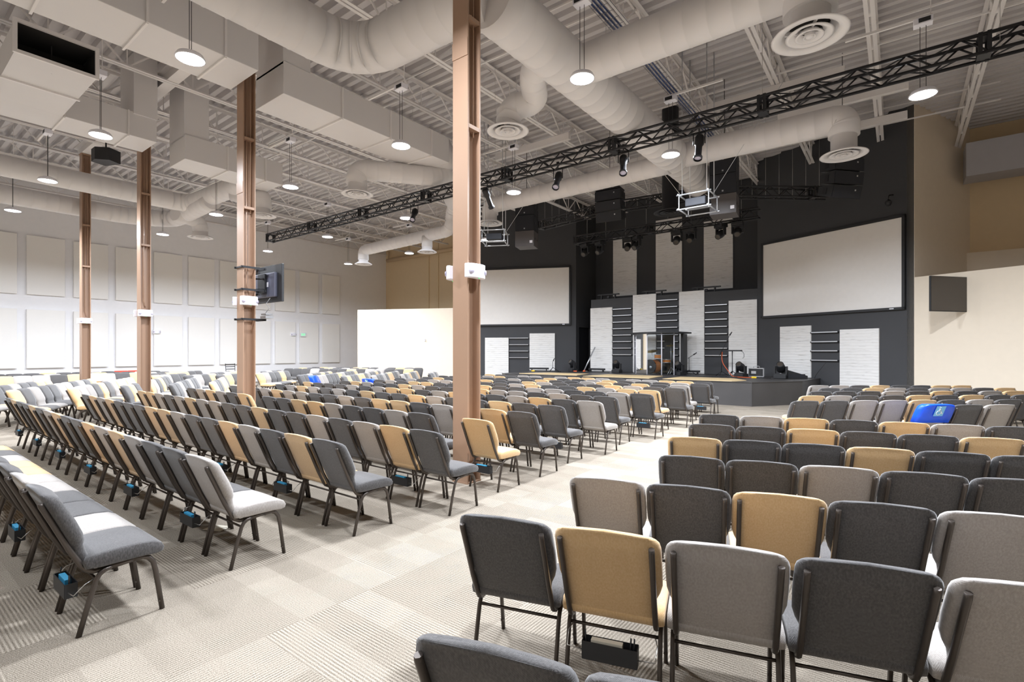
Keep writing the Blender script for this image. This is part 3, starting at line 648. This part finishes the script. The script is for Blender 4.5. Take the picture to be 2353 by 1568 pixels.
# ------------------------------------------------------------------ things on the stage
Z = .745
def floor_led(c, rz, ln, lab):
    r = empty('led_batten', (c[0], c[1], Z), rz, lab, 'stage light', 'black light battens')
    bev(MB().box((0, 0, .12), (ln, .08, .08)).build('body', 'black_plastic', r), .01)
    MB().box((-ln*.38, 0, .04), (.04, .12, .08)).box((ln*.38, 0, .04), (.04, .12, .08)).build('foot', 'black_metal', r)
floor_led((-14.0, 20.55), .43, .95, 'black light batten on the stage floor under the left screen')
floor_led((-11.3, 21.4), 0, .85, 'black light batten on the stage floor beside the doorway'); floor_led((-6.95, 21.45), 0, .8, 'black light batten on the stage floor behind the mic stand')
for x0, x1, lab in ((-11.5, -10.4, 'left'), (-9.25, -8.15, 'middle'), (-7.0, -5.85, 'right')):
    r = empty('led_batten', ((x0+x1)/2, 21.9, 4.2), 0, 'black light batten standing on the low stage wall, '+lab, 'stage light', 'black light battens')
    MB().box((0, 0, .2), (x1-x0, .1, .05)).build('body', 'black_plastic', r)
    MB().box((-.35, 0, .09), (.05, .1, .18)).box((.35, 0, .09), (.05, .1, .18)).box((.0, 0, .08), (.1, .08, .1)).build('foot', 'black_metal', r)
r = empty('leaning_pole', (0, 0, 0), 0, 'silver pole with orange foot leaning beside the doorway', 'pole')
MB().tube([(-11.75, 21.0, Z+.06), (-11.5, 21.6, 1.9)], .03, 8).build('pole', 'silver', r); MB().lathe([(0, 0), (.07, 0), (.06, .06), (0, .08)], (-11.75, 21.0, Z), 12).build('foot', 'orange', r)
def mic_stand(x, y, h, boom, lab, grp='microphone stands'):
    r = empty('microphone_stand', (x, y, Z), 0, lab, 'microphone stand', grp)
    for k in range(3):
        a = k*2*PI/3+.5; MB().tube([(0, 0, .2), (.28*math.cos(a), .28*math.sin(a), .012)], .012, 6).build('leg', 'black_metal', r)
    MB().tube([(0, 0, .15), (0, 0, h)], .011, 6).build('pole', 'black_metal', r)
    b = Vector(boom); MB().tube([Vector((0, 0, h))-b*.25, Vector((0, 0, h))+b], .009, 6).build('boom', 'black_metal', r)
    e = Vector((0, 0, h))+b; MB().tube([e, e+b.normalized()*.12+Vector((.03, 0, .02))], [.025, .018], 8).build('microphone', 'black_plastic', r)
mic_stand(-6.79, 20.8, .7, (.18, 0, .12), 'short black boom mic stand right of the drum shield')
mic_stand(-5.42, 20.4, .95, (.3, 0, .62), 'tall boom mic stand with orange cable beside the keyboard stand')
mic_stand(-13.05, 20.3, .45, (.02, 0, .05), 'small black tripod stand under the left screen')
r = empty('keyboard_stand', (-5.05, 20.5, Z), 0, 'black stand with flat narrow tray right of the tall mic stand', 'music stand')
MB().tube([(0, 0, .1), (0, 0, .96)], .016, 8).build('pole', 'black_metal', r); bev(MB().box((0, 0, .985), (.66, .3, .05)).build('tray', 'black_plastic', r), .01)
for k in range(3):
    a = k*2*PI/3; MB().tube([(0, 0, .2), (.32*math.cos(a), .32*math.sin(a), .012)], .014, 6).build('leg', 'black_metal', r)
MB().tube(smooth_path([(.32, 0, .98), (.42, -.02, .9), (.42, -.02, .72), (.36, 0, .7)], .08), .008, 5).build('cable_loop', 'black_plastic', r)
tag(MB().tube(smooth_path([(-5.38, 20.36, 1.68), (-5.36, 20.2, 1.3), (-5.1, 20.15, .95), (-4.95, 20.1, .76), (-4.6, 19.8, .757), (-4.1, 19.75, .757)], .3), .013, 6).build('orange_cable', 'orange'), 'orange cable drooping from the tall mic stand onto the stage', 'cable')
r = empty('flight_case', (-4.25, 20.75, Z), .1, 'black case with silver trim near the right stage wall', 'case')
bev(MB().box((0, 0, .17), (.5, .34, .32)).build('body', 'black_plastic', r), .006)
t = MB()
for s in (-1, 1):
    for z in (.02, .32): t.box((0, s*.17, z), (.52, .025, .025)); t.box((s*.25, 0, z), (.025, .36, .025))
    for s2 in (-1, 1): t.box((s*.25, s2*.17, .17), (.025, .025, .32))
t.box((-.08, -.178, .17), (.16, .01, .1)); t.build('trim', 'silver', r); MB().tube(smooth_path([(-.1, 0, .33), (-.1, 0, .4), (.1, 0, .4), (.1, 0, .33)], .03), .01, 6).build('handle', 'silver', r)
r = empty('floor_monitor', (-2.95, 20.35, Z), .45, 'black wedge floor monitor at the right end of the stage', 'speaker')
fixn(MB().add([(-.38, -.2, 0), (.38, -.2, 0), (.38, .2, 0), (-.38, .2, 0), (-.38, -.2, .34), (-.3, .2, .34), (.38, .2, .1), (.38, -.2, .1)], [(0, 3, 2, 1), (0, 1, 7, 4), (3, 5, 6, 2), (4, 7, 6, 5), (0, 4, 5, 3), (1, 2, 6, 7)]).build('cabinet', 'black_plastic', r)); MB().box((-.0, -.205, .1), (.6, .01, .12)).build('grille', 'grille', r)
moving_head((-3.3, 19.95, Z), 'black moving head light tipped beside the wedge monitor', True, k=1.35)
for i, (x, y, lab, mt) in enumerate(((-4.1, 19.6, 'small yellow item on the stage floor near the silver trimmed case', 'yellow'), (-13.9, 19.9, 'small yellow item on the stage floor under the left screen', 'yellow'), (-12.0, 20.6, 'small orange item on the stage floor by the leaning pole', 'orange'))):
    tag(bev(MB().box((x, y, Z+.03), (.16, .1, .06), .3).build('gaffer_pouch', mt), .01), lab, 'small item')
for i, pth in enumerate(([(-12.3, 20.6, .752), (-11.6, 20.3, .752), (-10.9, 20.6, .752), (-10.2, 20.5, .752)], [(-7.0, 20.0, .752), (-6.2, 19.8, .752), (-5.6, 20.1, .752), (-4.9, 19.9, .752), (-3.6, 19.9, .752)], [(-14.0, 20.1, .752), (-13.3, 19.9, .752), (-12.6, 20.3, .752)])):
    tag(MB().tube(smooth_path(pth, .3), .012, 6).build('stage_cable', 'black_plastic'), ('black cable on the stage floor near the doorway', 'black cable on the stage floor below the mic stands', 'black cable on the stage floor under the left screen')[i], 'cable', 'black stage cables')
tag(MB().tube(smooth_path([(-1.95, 20.3, 1.35), (-2.3, 20.7, .9), (-2.35, 20.6, .77), (-2.12, 20.45, .4), (-2.05, 20.4, .02)], .15), .008, 5).build('black_cord', 'black_plastic'), 'thin black cable hanging over the right end of the stage', 'cable')
# drum shield and kit
r = empty('drum_shield', (0, 0, 0), 0, 'clear acrylic drum shield with a black roof on the stage', 'drum shield')
SP = [(-9.34, 21.2), (-8.95, 20.5), (-8.29, 20.1), (-7.63, 20.0), (-7.23, 20.3), (-7.12, 21.1)]
for a, b_ in zip(SP, SP[1:]):
    MB().bar((a[0], a[1], 1.6), (b_[0], b_[1], 1.6), .008, 1.66).build('clear_panel', 'acrylic', r)
h = MB()
for a in SP: h.tube([(a[0], a[1], Z), (a[0], a[1], 2.44)], .022, 6)
h.build('hinge_post', 'white_plastic', r)
rf = MB().prism([(-9.55, 21.35), (-9.15, 20.35), (-8.35, 19.9), (-7.55, 19.8), (-7.0, 20.1), (-6.85, 21.3)], 2.44, 2.5); fixn(rf.build('roof', 'black_plastic', r))
MB().box((-7.12, 21.2, 1.6), (.08, .5, 1.66)).box((-7.6, 21.45, 1.6), (.9, .06, 1.66)).build('absorber_panel', 'black_plastic', r)
r = empty('drum_kit', (-8.3, 20.75, Z), 0, 'amber and black drum kit inside the clear shield', 'drum kit')
ax = Vector((-.25, -1, 0)).normalized(); c = Vector((0, 0, .32))
MB().lathe([(.29, -.2), (.29, .2)], c, 28, ax).build('bass_drum_shell', 'drum_wood', r)
MB().lathe([(0, .19), (.27, .19)], c, 28, ax).build('bass_drum_head', 'duct_dark', r); MB().lathe([(.27, .18), (.3, .18), (.3, .23), (.27, .23)], c, 28, ax).lathe([(.27, -.18), (.3, -.18), (.3, -.23), (.27, -.23)], c, 28, ax).build('hoop', 'black_plastic', r)
MB().lathe([(0, .195), (.07, .195), (.07, .2), (0, .2)], c+Vector((.02, 0, -.03)), 16, ax).build('port', 'silver', r)
def drum(cx, cy, cz, R, hh, nm='tom'):
    MB().lathe([(R, -hh/2), (R, hh/2)], (cx, cy, cz), 22).build(nm, 'drum_wood', r)
    MB().lathe([(0, hh/2), (R*.97, hh/2)], (cx, cy, cz), 22).build('drum_head', 'white_plastic', r)
    MB().lathe([(R, hh/2-.02), (R+.012, hh/2-.02), (R+.012, hh/2+.01), (R-.01, hh/2+.01)], (cx, cy, cz), 22).build('rim', 'silver', r)
    MB().lathe([(R, -hh/2+.02), (R+.012, -hh/2+.02), (R+.012, -hh/2-.01), (R-.01, -hh/2-.01)], (cx, cy, cz), 22).build('rim', 'silver', r)
drum(.28, -.1, .74, .16, .18); drum(-.38, .25, .42, .19, .3, 'floor_tom'); drum(.5, .3, .55, .17, .14, 'snare_drum')
def cymbal(cx, cy, cz, R, tx):
    rr = Matrix.Rotation(tx, 3, 'X') @ Vector((0, 0, 1))
    MB().lathe([(.0, .03), (.03, .02), (.04, .005), (R, -.015), (R, -.018), (0, 0)], (cx, cy, cz), 26, rr).build('cymbal', 'brass', r)
    MB().tube([(cx, cy, .3), (cx, cy, cz+.05)], .01, 6).build('cymbal_stand', 'silver', r)
    g = MB()
    for k in range(3):
        a = k*2.094+.3; g.tube([(cx, cy, .3), (cx+.24*math.cos(a), cy+.24*math.sin(a), .01)], .01, 6)
    g.build('stand_leg', 'silver', r)
cymbal(-.1, .15, .98, .24, .3); cymbal(-.5, -.05, .85, .18, -.2); cymbal(.78, .0, 1.22, .2, .2); cymbal(.8, .2, .95, .17, 0)
MB().lathe([(0, .1), (.16, .1), (.17, .04), (.15, 0), (0, 0)], (.45, .62, .42), 18).tube([(.45, .62, 0), (.45, .62, .42)], .02, 8).build('stool', 'black_plastic', r)

# ------------------------------------------------------------------ banquet chairs (local origin: between the rear feet, +y is forward)
W = .225
def ys(path, x): return [(x, a, b) for a, b in path]
SIDE_R = [(0, .0), (.05, .2), (.082, .31), (.1, .342), (.125, .36), (.16, .37)]
SIDE_M = [(.16, .37), (.27, .378)]
SIDE_F = [(.27, .378), (.325, .377), (.355, .362), (.378, .33), (.392, .27), (.43, .0)]
UP = [(-.166, .832), (-.163, .815), (-.112, .70), (-.040, .53), (.017, .415), (.037, .385), (.075, .364), (.15, .362)]
def frame_tube(paths, xs, r2=.0115):
    b = MB()
    for x in xs:
        for p in paths: b.tube(ys(p, x), .0155, 8, r2, ref=(0, 1, 0))
    return b
def seat_mesh():
    prof = [(.03, .395), (.02, .43), (.035, .462), (.1, .475), (.2, .478), (.3, .476), (.38, .466), (.425, .445), (.44, .415), (.432, .388), (.40, .378), (.33, .384), (.2, .386), (.1, .386)]
    cy, cz = .23, .43; loops = []
    for x, k, e in ((-.248, .80, .012), (-.243, .93, .004), (-.225, 1, 0), (-.12, 1, 0), (0, 1, 0), (.12, 1, 0), (.225, 1, 0), (.243, .93, .004), (.248, .80, .012)):
        fl = 1-(abs(x)/.248)**2
        loops.append([(x, cy+(y-cy)*(k*.25+.75 if k < 1 else 1), cz+(z-cz)*k+(.008*fl if z > .45 else 0)) for y, z in prof])
    return MB().loft(loops)
def back_mesh():
    loops = []
    def tube_y(z):                       # line of the uprights
        for (a, b), (c, d) in zip(UP, UP[1:]):
            if d <= z <= b: return a+(c-a)*(b-z)/(b-d)
        return UP[0][0]-(z-.835)*.45 if z > .835 else .02
    lv = [(.372, .17, .022), (.385, .195, .035), (.44, .205, .05), (.50, .207, .055), (.54, .215, .065), (.575, .232, .08), (.62, .245, .088), (.70, .248, .09), (.78, .247, .086), (.82, .246, .082), (.842, .24, .074), (.86, .226, .058), (.872, .198, .034)]
    for z, hw, t in lv:
        yb = tube_y(z)+.014; ear = hw > .21
        rr = .03 if ear else .012; x0 = .2
        # back face flat between the uprights, ears set slightly forward
        pts = [(0, yb), (x0*.6 if hw > .19 else hw*.5, yb), (min(x0, hw-.004), yb+.001), (hw-.012 if ear else hw-.002, yb+(.012 if ear else .004)), (hw, yb+t*.4), (hw-.004, yb+t*.72), (hw-.022, yb+t*.95), (hw*.6, yb+t*1.0), (0, yb+t*1.04)]
        loop = pts+[(-x, y) for x, y in pts[-2:0:-1]]
        bow = lambda x: .012*(1-(abs(x)/.25)**2) if z > .84 else 0
        loops.append([(x, y, z+bow(x)) for x, y in loop])
    return MB().loft(loops)
CM = {}
seatb, backb = seat_mesh(), back_mesh()
for k in 'DGT':
    for nm, mb in (('seat', seatb), ('backrest', backb)):
        me = mb.mesh(nm, k); CM[nm+k] = me
import bmesh
for me in CM.values():
    bm = bmesh.new(); bm.from_mesh(me); bmesh.ops.recalc_face_normals(bm, faces=bm.faces); bm.to_mesh(me); bm.free()
CM['fl0'] = frame_tube([SIDE_F], (-W,)).box((-W, .418, .06), (.02, .02, .012)).mesh('leg', 'chair_metal'); CM['fl1'] = frame_tube([SIDE_F], (W,)).box((W, .418, .06), (.02, .02, .012)).mesh('leg', 'chair_metal')
CM['rl0'] = frame_tube([SIDE_R], (-W,)).mesh('leg', 'chair_metal'); CM['rl1'] = frame_tube([SIDE_R], (W,)).mesh('leg', 'chair_metal')
fr = frame_tube([SIDE_M], (-W, W)).tube([(-W, .085, .315), (W, .085, .315)], .009, 6).tube([(-W, .27, .37), (W, .27, .37)], .012, 6)
CM['sf'] = fr.mesh('seat_frame', 'chair_metal')
ub = frame_tube([UP], (-.208, .208), .0135).bar((-.208, .145, .362), (.208, .145, .362), .02, .01)
for x in (-.208, .208):
    for z, y in ((.74, -.135), (.53, -.045)): ub.lathe([(0, .006), (.006, .005), (.007, 0)], (x, y, z), 8, (0, -.9, -.4))
CM['bf'] = ub.mesh('back_frame', 'chair_metal')
COLN = {'D': 'charcoal', 'G': 'light grey', 'T': 'tan'}
def make_chair(x, y, rz, c, lab, grp):
    r = empty('banquet_chair', (x, y, 0), rz, lab, 'chair', grp)
    for nm, me in (('seat', CM['seat'+c]), ('backrest', CM['backrest'+c]), ('leg', CM['fl0']), ('leg', CM['fl1']), ('leg', CM['rl0']), ('leg', CM['rl1']), ('seat_frame', CM['sf']), ('back_frame', CM['bf'])):
        o = bpy.data.objects.new(nm, me); COL.objects.link(o); o.parent = r
    return r
# chair rows: (block, row, first x, first y, row angle, pitch, colours, face offset); positions are those of the rear feet midpoint
ROWS = []
CFY = [.83, 1.8, 2.82, 3.77, 4.75, 5.68, 6.62, 7.56, 8.5, 9.45, 10.42, 11.35, 12.3, 13.2, 14.1]
CEX = [-3.87, -4.12, -3.98, -3.69, -3.84, -3.86, -3.99, -3.84, -4.03, -3.74, -3.99, -3.76, -3.98, -3.78, -3.95]
CC = ['DGDDGGTTGDTDGT', 'GDDGTGTDDTGDTDDTDG', 'DTDGTDDGTTDDDTGTDD', 'DTGDGDDTDDGGTGDGTT', 'T.DGDDGTTDDT.DTGDTG'[:19], 'DTGGDTTDGDDGGTGDDD', 'DDTDDGTDDTDGDGTGDD', 'GDTGDDTGDTTGDGDDDT', 'DDGDGGTTDDGTDDGTDD', 'DGDDGGDDTTDDTTDGDD', 'TTGTDDTGDDDTGGDGDT', 'DDGTDDDGTDDTGDDTD', 'GDTDTGDDTDGDDDTDDD', 'DGDDDTGDDTDDDTGDD', 'DTTGGDGTTGDGGDDT']
CC[4] = 'T.DGDDGTTDDT.DTGDTG'
CC[4] = 'T.DGDDGTTDD.TDGTGD'
for i, (yy, xx, cc) in enumerate(zip(CFY, CEX, CC)):
    p = .502
    n = 0
    for k, c in enumerate(cc):
        if c == '.': continue
        xk = xx-W-p*k
        if xk < -12.65: continue
        ROWS.append(('C', i, k, xk, yy+.05*((xx-xk)/8)**2, 0.0, c, n)); n += 1
def addrow(bl, i, x, y, ang, pitch, cc, back=0, turn=0.0, skip=0):
    """x, y: centre of the first chair's back top"""
    a = math.radians(ang); rz = a+turn
    f = Vector((-math.sin(rz), math.cos(rz)))
    for k, c in enumerate(cc):
        if c == '.': continue
        px = x+math.cos(a)*pitch*k+f.x*.17; py = y+math.sin(a)*pitch*k+f.y*.17
        ROWS.append((bl, i, k, px, py, rz, c, k))
for i, (x, y, cc) in enumerate(((-.892, 1.045, 'DD'), (-1.545, 1.93, 'DTGDG'), (-1.49, 2.93, 'GDTDG'), (-1.28, 3.96, 'DDGDDG'), (-1.54, 4.87, 'TDDTDDG'), (-1.66, 5.85, 'DDTDDTG'), (-1.84, 6.82, 'DGTDTGD'))):
    addrow('R', i, x, y, 16.3, .507 if i < 2 else .497, cc)
for i, (x, y, an, pt, cc) in enumerate(((.48, 10.1, 40, .52, 'GDG'), (-1.2, 9.6, 41.5, .52, 'DDGGTDGD'), (-1.24, 10.8, 40.3, .518, 'TGDDTDTDD'), (-1.25, 12.1, 39, .514, 'DDDGDTDGT'), (-1.2, 13.3, 38.4, .5, 'DDTGDGGDT'), (-1.5, 14.2, 37.5, .493, 'GGDTDDTT'))):
    addrow('F', i, x, y, an, pt, cc)
for i, (x, y, cc) in enumerate(((-15.1, 1.1, 'DTGTDDGDDTT'), (-14.98, 2.08, 'TDGDDGGDGDT'), (-14.96, 3.05, 'TGGDTDGTGTG'), (-14.75, 3.97, 'DTD..TGDTDD'), (-14.54, 4.9, 'DDGDDGDDG'), (-14.51, 5.81, 'TGDDTGTD'))):
    addrow('L', i, x, y, 152, .49, cc, turn=-PI)
for i, (x, y, cc) in enumerate(((-16.68, 9.57, 'DDGDDTDT'), (-15.59, 9.42, 'DGGDDDTGDDDT'), (-14.61, 9.9, 'DTDDTTDGDDTD'), (-14.4, 10.95, 'GDDGDTTDDG'), (-14.24, 12.07, 'GDGTDDGT'), (-13.97, 13.17, 'DDGDG'))):
    addrow('M', i, x, y, 129, .44, cc, turn=-PI)
for i, (x, y, cc) in enumerate(((-20.49, 6.46, 'TGDD'), (-19.5, 7.1, 'DGDT'), (-19.1, 7.95, 'DTDG'), (-19.42, 9.49, 'TGDDTD'), (-22.2, 6.9, 'DDTTTDD'), (-21.2, 8.6, 'DDGTT'), (-20.9, 10.4, 'DGDD'))):
    addrow('N', i, x, y, 127, .44, cc, turn=-PI)
addrow('W', 0, -23.5, 13.0, 24.6, .48, 'DDDGDDDTDGGDDT', turn=PI); addrow('W', 1, -23.9, 13.95, 24.6, .48, 'TDDTDGDTDGDTGD', turn=PI); addrow('W', 2, -24.3, 14.9, 24.6, .48, 'DTGDDTDDGDTDD', turn=PI)
addrow('P', 0, -23.3, 2.6, 95, .47, 'DTGGDTTGDTGDTG', turn=-PI); addrow('P', 1, -24.6, 3.6, 95, .47, 'DDGDDTDDGD', turn=-PI); addrow('P', 2, -25.6, 3.2, 95, .47, 'DDDTDDGDDT', turn=-PI)
ca, sa = math.cos(YAW), math.sin(YAW)
def depth(x, y): return -x*sa+y*ca
def inframe(x, y):
    d = depth(x, y); l = x*ca+y*sa
    return d > .2 and abs(l/d) < 1.06
ROWS = [q for q in ROWS if inframe(q[3], q[4]) or (q[0] == 'C' and q[1] == 0 and q[2] < 11) or (q[0] == 'R' and q[1] == 0)]
ROWS.sort(key=lambda q: depth(q[3], q[4]))
NEAR = ROWS[:300]; FAR = ROWS[300:]
BL = {'C': ('aisle', 'large centre block', 'nearest'), 'R': ('left end', 'right foreground block', 'nearest'), 'F': ('left end', 'angled block by the right wall', 'nearest'), 'L': ('aisle', 'angled block at far left', 'nearest'), 'M': ('aisle', 'block before the low wall', 'nearest'), 'N': ('right end', 'block by the left wall', 'nearest')}
chairs = {}
for (bl, i, k, x, y, rz, c, n) in NEAR:
    e, bn, _ = BL.get(bl, ('end', 'row along the wall', ''))
    rown = 'nearest row' if i == 0 else '%s row back' % ORD[i]
    lab = '%s chair, %s from %s, %s, %s' % (COLN[c], ORD[n], e, rown, bn)
    chairs[(bl, i, k)] = make_chair(x, y, rz, c, lab, 'chairs in the '+bn)
# the farthest chairs as one mass of seating
me_parts = []
src = {}
for c in 'DGT':
    vv = []; ff = []; mi = []; sm = []
    for nm in ('seat'+c, 'backrest'+c, 'fl0', 'fl1', 'rl0', 'rl1', 'sf', 'bf'):
        m_ = CM[nm]; k0 = sum(len(a) for a in vv)
        co = np.empty(len(m_.vertices)*3); m_.vertices.foreach_get('co', co); vv.append(co.reshape(-1, 3))
        for p in m_.polygons: ff.append([v+k0 for v in p.vertices]); mi.append({'D': 1, 'G': 2, 'T': 3}[c] if nm[:4] in ('seat', 'back') else 0); sm.append(True)
    src[c] = (np.concatenate(vv), ff, mi)
V = []; Fc = []; MI = []; off = 0
for (bl, i, k, x, y, rz, c, n) in FAR:
    v, ff, mi = src[c]; cr, sr = math.cos(rz), math.sin(rz)
    V.append(np.column_stack([x+v[:, 0]*cr-v[:, 1]*sr, y+v[:, 0]*sr+v[:, 1]*cr, v[:, 2]])); Fc += [[q+off for q in f] for f in ff]; MI += mi; off += len(v)
me = bpy.data.meshes.new('banquet_chairs'); me.from_pydata(np.concatenate(V).tolist(), [], Fc)
for k in ('chair_metal', 'D', 'G', 'T'): me.materials.append(M[k])
me.polygons.foreach_set('material_index', MI); me.polygons.foreach_set('use_smooth', [True]*len(Fc)); me.update()
o = bpy.data.objects.new('banquet_chairs', me); COL.objects.link(o); tag(o, 'farthest grey, charcoal and tan chairs before the stage and left walls', 'chair', 'far chairs', 'stuff')

# card caddies under chairs
def caddy(ch, lab, blue=True):
    r = empty('card_caddy', ch.location, ch.rotation_euler[2], lab, 'card holder', 'card holders under chairs')
    b = MB(); x0, x1, y0, y1, z0, z1 = -.13, .13, -.045, .015, .215, .3
    b.box(((x0+x1)/2, y0, (z0+z1)/2), (x1-x0, .004, z1-z0)).box(((x0+x1)/2, y1, (z0+z1)/2), (x1-x0, .004, z1-z0)).box((x0, (y0+y1)/2, (z0+z1)/2), (.004, y1-y0, z1-z0)).box((x1, (y0+y1)/2, (z0+z1)/2), (.004, y1-y0, z1-z0)).box((0, (y0+y1)/2, z0), (x1-x0, y1-y0, .004))
    b.build('tray', 'black_plastic', r)
    MB().box((-.015, -.015, .262), (.15, .03, .085)).build('card_stack', 'card' if blue else 'cream_card', r)
    for x in (-.112, .095, .112): MB().tube([(x, -.02, .23), (x+random.uniform(-.01, .01), -.015, .34)], .004, 5).build('pencil', 'black_plastic', r)
    w_ = MB()
    for s in (-1, 1): w_.tube([(s*.13, -.03, .25), (s*.21, -.02, .25), (s*.215, .03, .3), (s*.2, .085, .32)], .003, 5)
    w_.build('wire_bracket', 'wire', r)
CAD = [('C', 0, 0), ('C', 0, 3), ('C', 0, 6), ('C', 1, 1), ('C', 1, 4), ('C', 1, 7), ('C', 1, 10), ('C', 1, 13), ('C', 1, 16), ('C', 2, 2), ('C', 2, 5), ('C', 2, 8), ('C', 2, 12), ('C', 3, 1), ('C', 3, 4), ('C', 4, 0), ('C', 6, 0), ('C', 9, 0), ('C', 13, 0), ('R', 1, 1), ('C', 3, 14)]
for key in CAD:
    if key in chairs:
        ch = chairs[key]
        cl, pos = ch['label'].split(' chair, ')
        caddy(ch, 'black card holder under the %s chair, %s' % (cl, ', '.join(pos.split(', ')[:2])) + (', right block' if key[0] == 'R' else ''), key != ('R', 1, 1))
# blue accessible seat covers
def cover(x, y, rz, lab, mark=True, mt='blue'):
    r = empty('seat_cover', (x, y, 0), rz, lab, 'seat cover', 'slip covers on chair backs')
    loops = []
    for z, s in ((.60, 1.02), (.70, 1.03), (.80, 1.02), (.85, .98), (.875, .9), (.89, .75)):
        yb = -.10-(z-.70)*.47
        hw = .262*s; t0, t1 = -.045, .115
        loops.append([(a, yb+b_+.004*math.sin(a*60+z*40), z) for a, b_ in ((-hw, t0+.03), (-hw+.03, t0), (-.1, t0-.004), (0, t0), (.1, t0-.003), (hw-.03, t0), (hw, t0+.03), (hw, t1-.03), (hw-.03, t1), (0, t1+.006), (-hw+.03, t1), (-hw, t1-.03))])
    fixn(MB().loft(loops).build('cloth', mt, r))
    if mark:
        def P(u, v): return Vector((u, -.10-(v-.70)*.47-.058, v))
        MB().add([P(-.075, .71), P(.075, .71), P(.075, .87), P(-.075, .87)], [(0, 1, 2, 3)]).build('patch', 'lightblue', r)
        s = MB(); q = lambda u, v: P(u, v)+Vector((0, -.006, 0))
        s.tube([q(-.012+.035*math.cos(a), .765+.035*math.sin(a)) for a in [1.9+i*.42 for i in range(12)]], .0045, 5)
        s.tube([q(-.015, .835), q(-.012, .79), q(.025, .785), q(.04, .75), q(.05, .755)], .006, 5).tube([q(-.013, .815), q(.018, .81)], .005, 5).tube([q(-.016, .85), q(-.014, .855)], .012, 8)
        s.build('wheelchair_symbol', 'white_mark', r)
def at(bl, i, k):
    for q in ROWS:
        if q[:3] == (bl, i, k): return q[3], q[4], q[5]
p = at('F', 0, 0); cover(*p, 'bright blue cover with white wheelchair symbol in the right block')
p = at('C', 9, 17) 
cover(*(p or (-12.4, 9.45, 0)), 'blue cover with wheelchair symbol at the far end of a centre row')
p = at('M', 1, 0); cover(*p, 'plain blue cover on the first chair of a far left row', False)
p = at('P', 0, 6); cover(*p, 'white cover on a chair near the farthest column', False, 'white_mark')
p = at('P', 2, 9)
for kk, nm in ((8, 'left'), (9, 'right')):
    p = at('P', 2, kk)
    if p: cover(*p, '%s of two red covers on chairs right of the farthest column' % nm, False, 'red')
# ladder-back chair by the left wall
r = empty('ladder_back_chair', (-25.6, 11.2, 0), -PI/2, 'black metal ladder-back chair by the left wall', 'chair')
f = MB()
for s in (-1, 1): f.tube([(s*.2, 0, 0), (s*.2, 0, .45), (s*.22, -.08, 1.12)], .014, 6); f.tube([(s*.2, .4, 0), (s*.2, .4, .45)], .014, 6)
f.build('frame', 'black_metal', r); sl = MB()
for i in range(5): sl.box((0, -.012-.02*i, .62+.115*i), (.42, .012, .035))
sl.build('slat', 'black_metal', r); MB().box((0, .2, .46), (.42, .42, .03)).build('seat', 'black_plastic', r)
# flyer lying under the second row
tag(MB().box((-5.2, 2.15, .004), (.2, .14, .004), .4).build('paper_leaflet', 'cream_card'), 'white leaflet on the carpet under the second row of chairs', 'paper')

# pieces of parts hang under their part
SUBS = {'lamp_face': 'housing', 'vent': 'driver_box', 'lens': ('head', 'barrel', 'body'), 'microphone': 'boom', 'grille': ('cabinet', 'body'), 'badge': ('grille', 'cabinet', 'frame'), 'side_handle': 'cabinet', 'rigging_point': 'cabinet',
        'connector_plate': 'cabinet', 'screen': 'bezel', 'sticker': 'back_cover', 'lamp_head': 'housing', 'indicator': 'housing', 'letters': 'housing', 'display': 'housing', 'cone_ring': 'outer_ring', 'spoke': 'outer_ring',
        'drum_head': ('tom', 'floor_tom', 'snare_drum'), 'rim': ('tom', 'floor_tom', 'snare_drum'), 'stand_leg': 'cymbal_stand', 'edge_trim': 'body', 'flange': 'body', 'pencil': 'tray', 'card_stack': 'tray', 'wheelchair_symbol': 'patch', 'port': 'bass_drum_head', 'foot': 'body', 'handle': 'body'}
seen = {}
for o in MADE:
    pr = o.parent
    if pr is None: continue
    nm = o.name.split('.')[0]; key = pr.name; want = SUBS.get(nm)
    if want:
        want = (want,) if isinstance(want, str) else want
        for cand in reversed(seen.get(key, [])):
            if cand.name.split('.')[0] in want and cand.parent == pr and nm != cand.name.split('.')[0]:
                o.parent = cand; break
    if o.parent == pr: seen.setdefault(key, []).append(o)
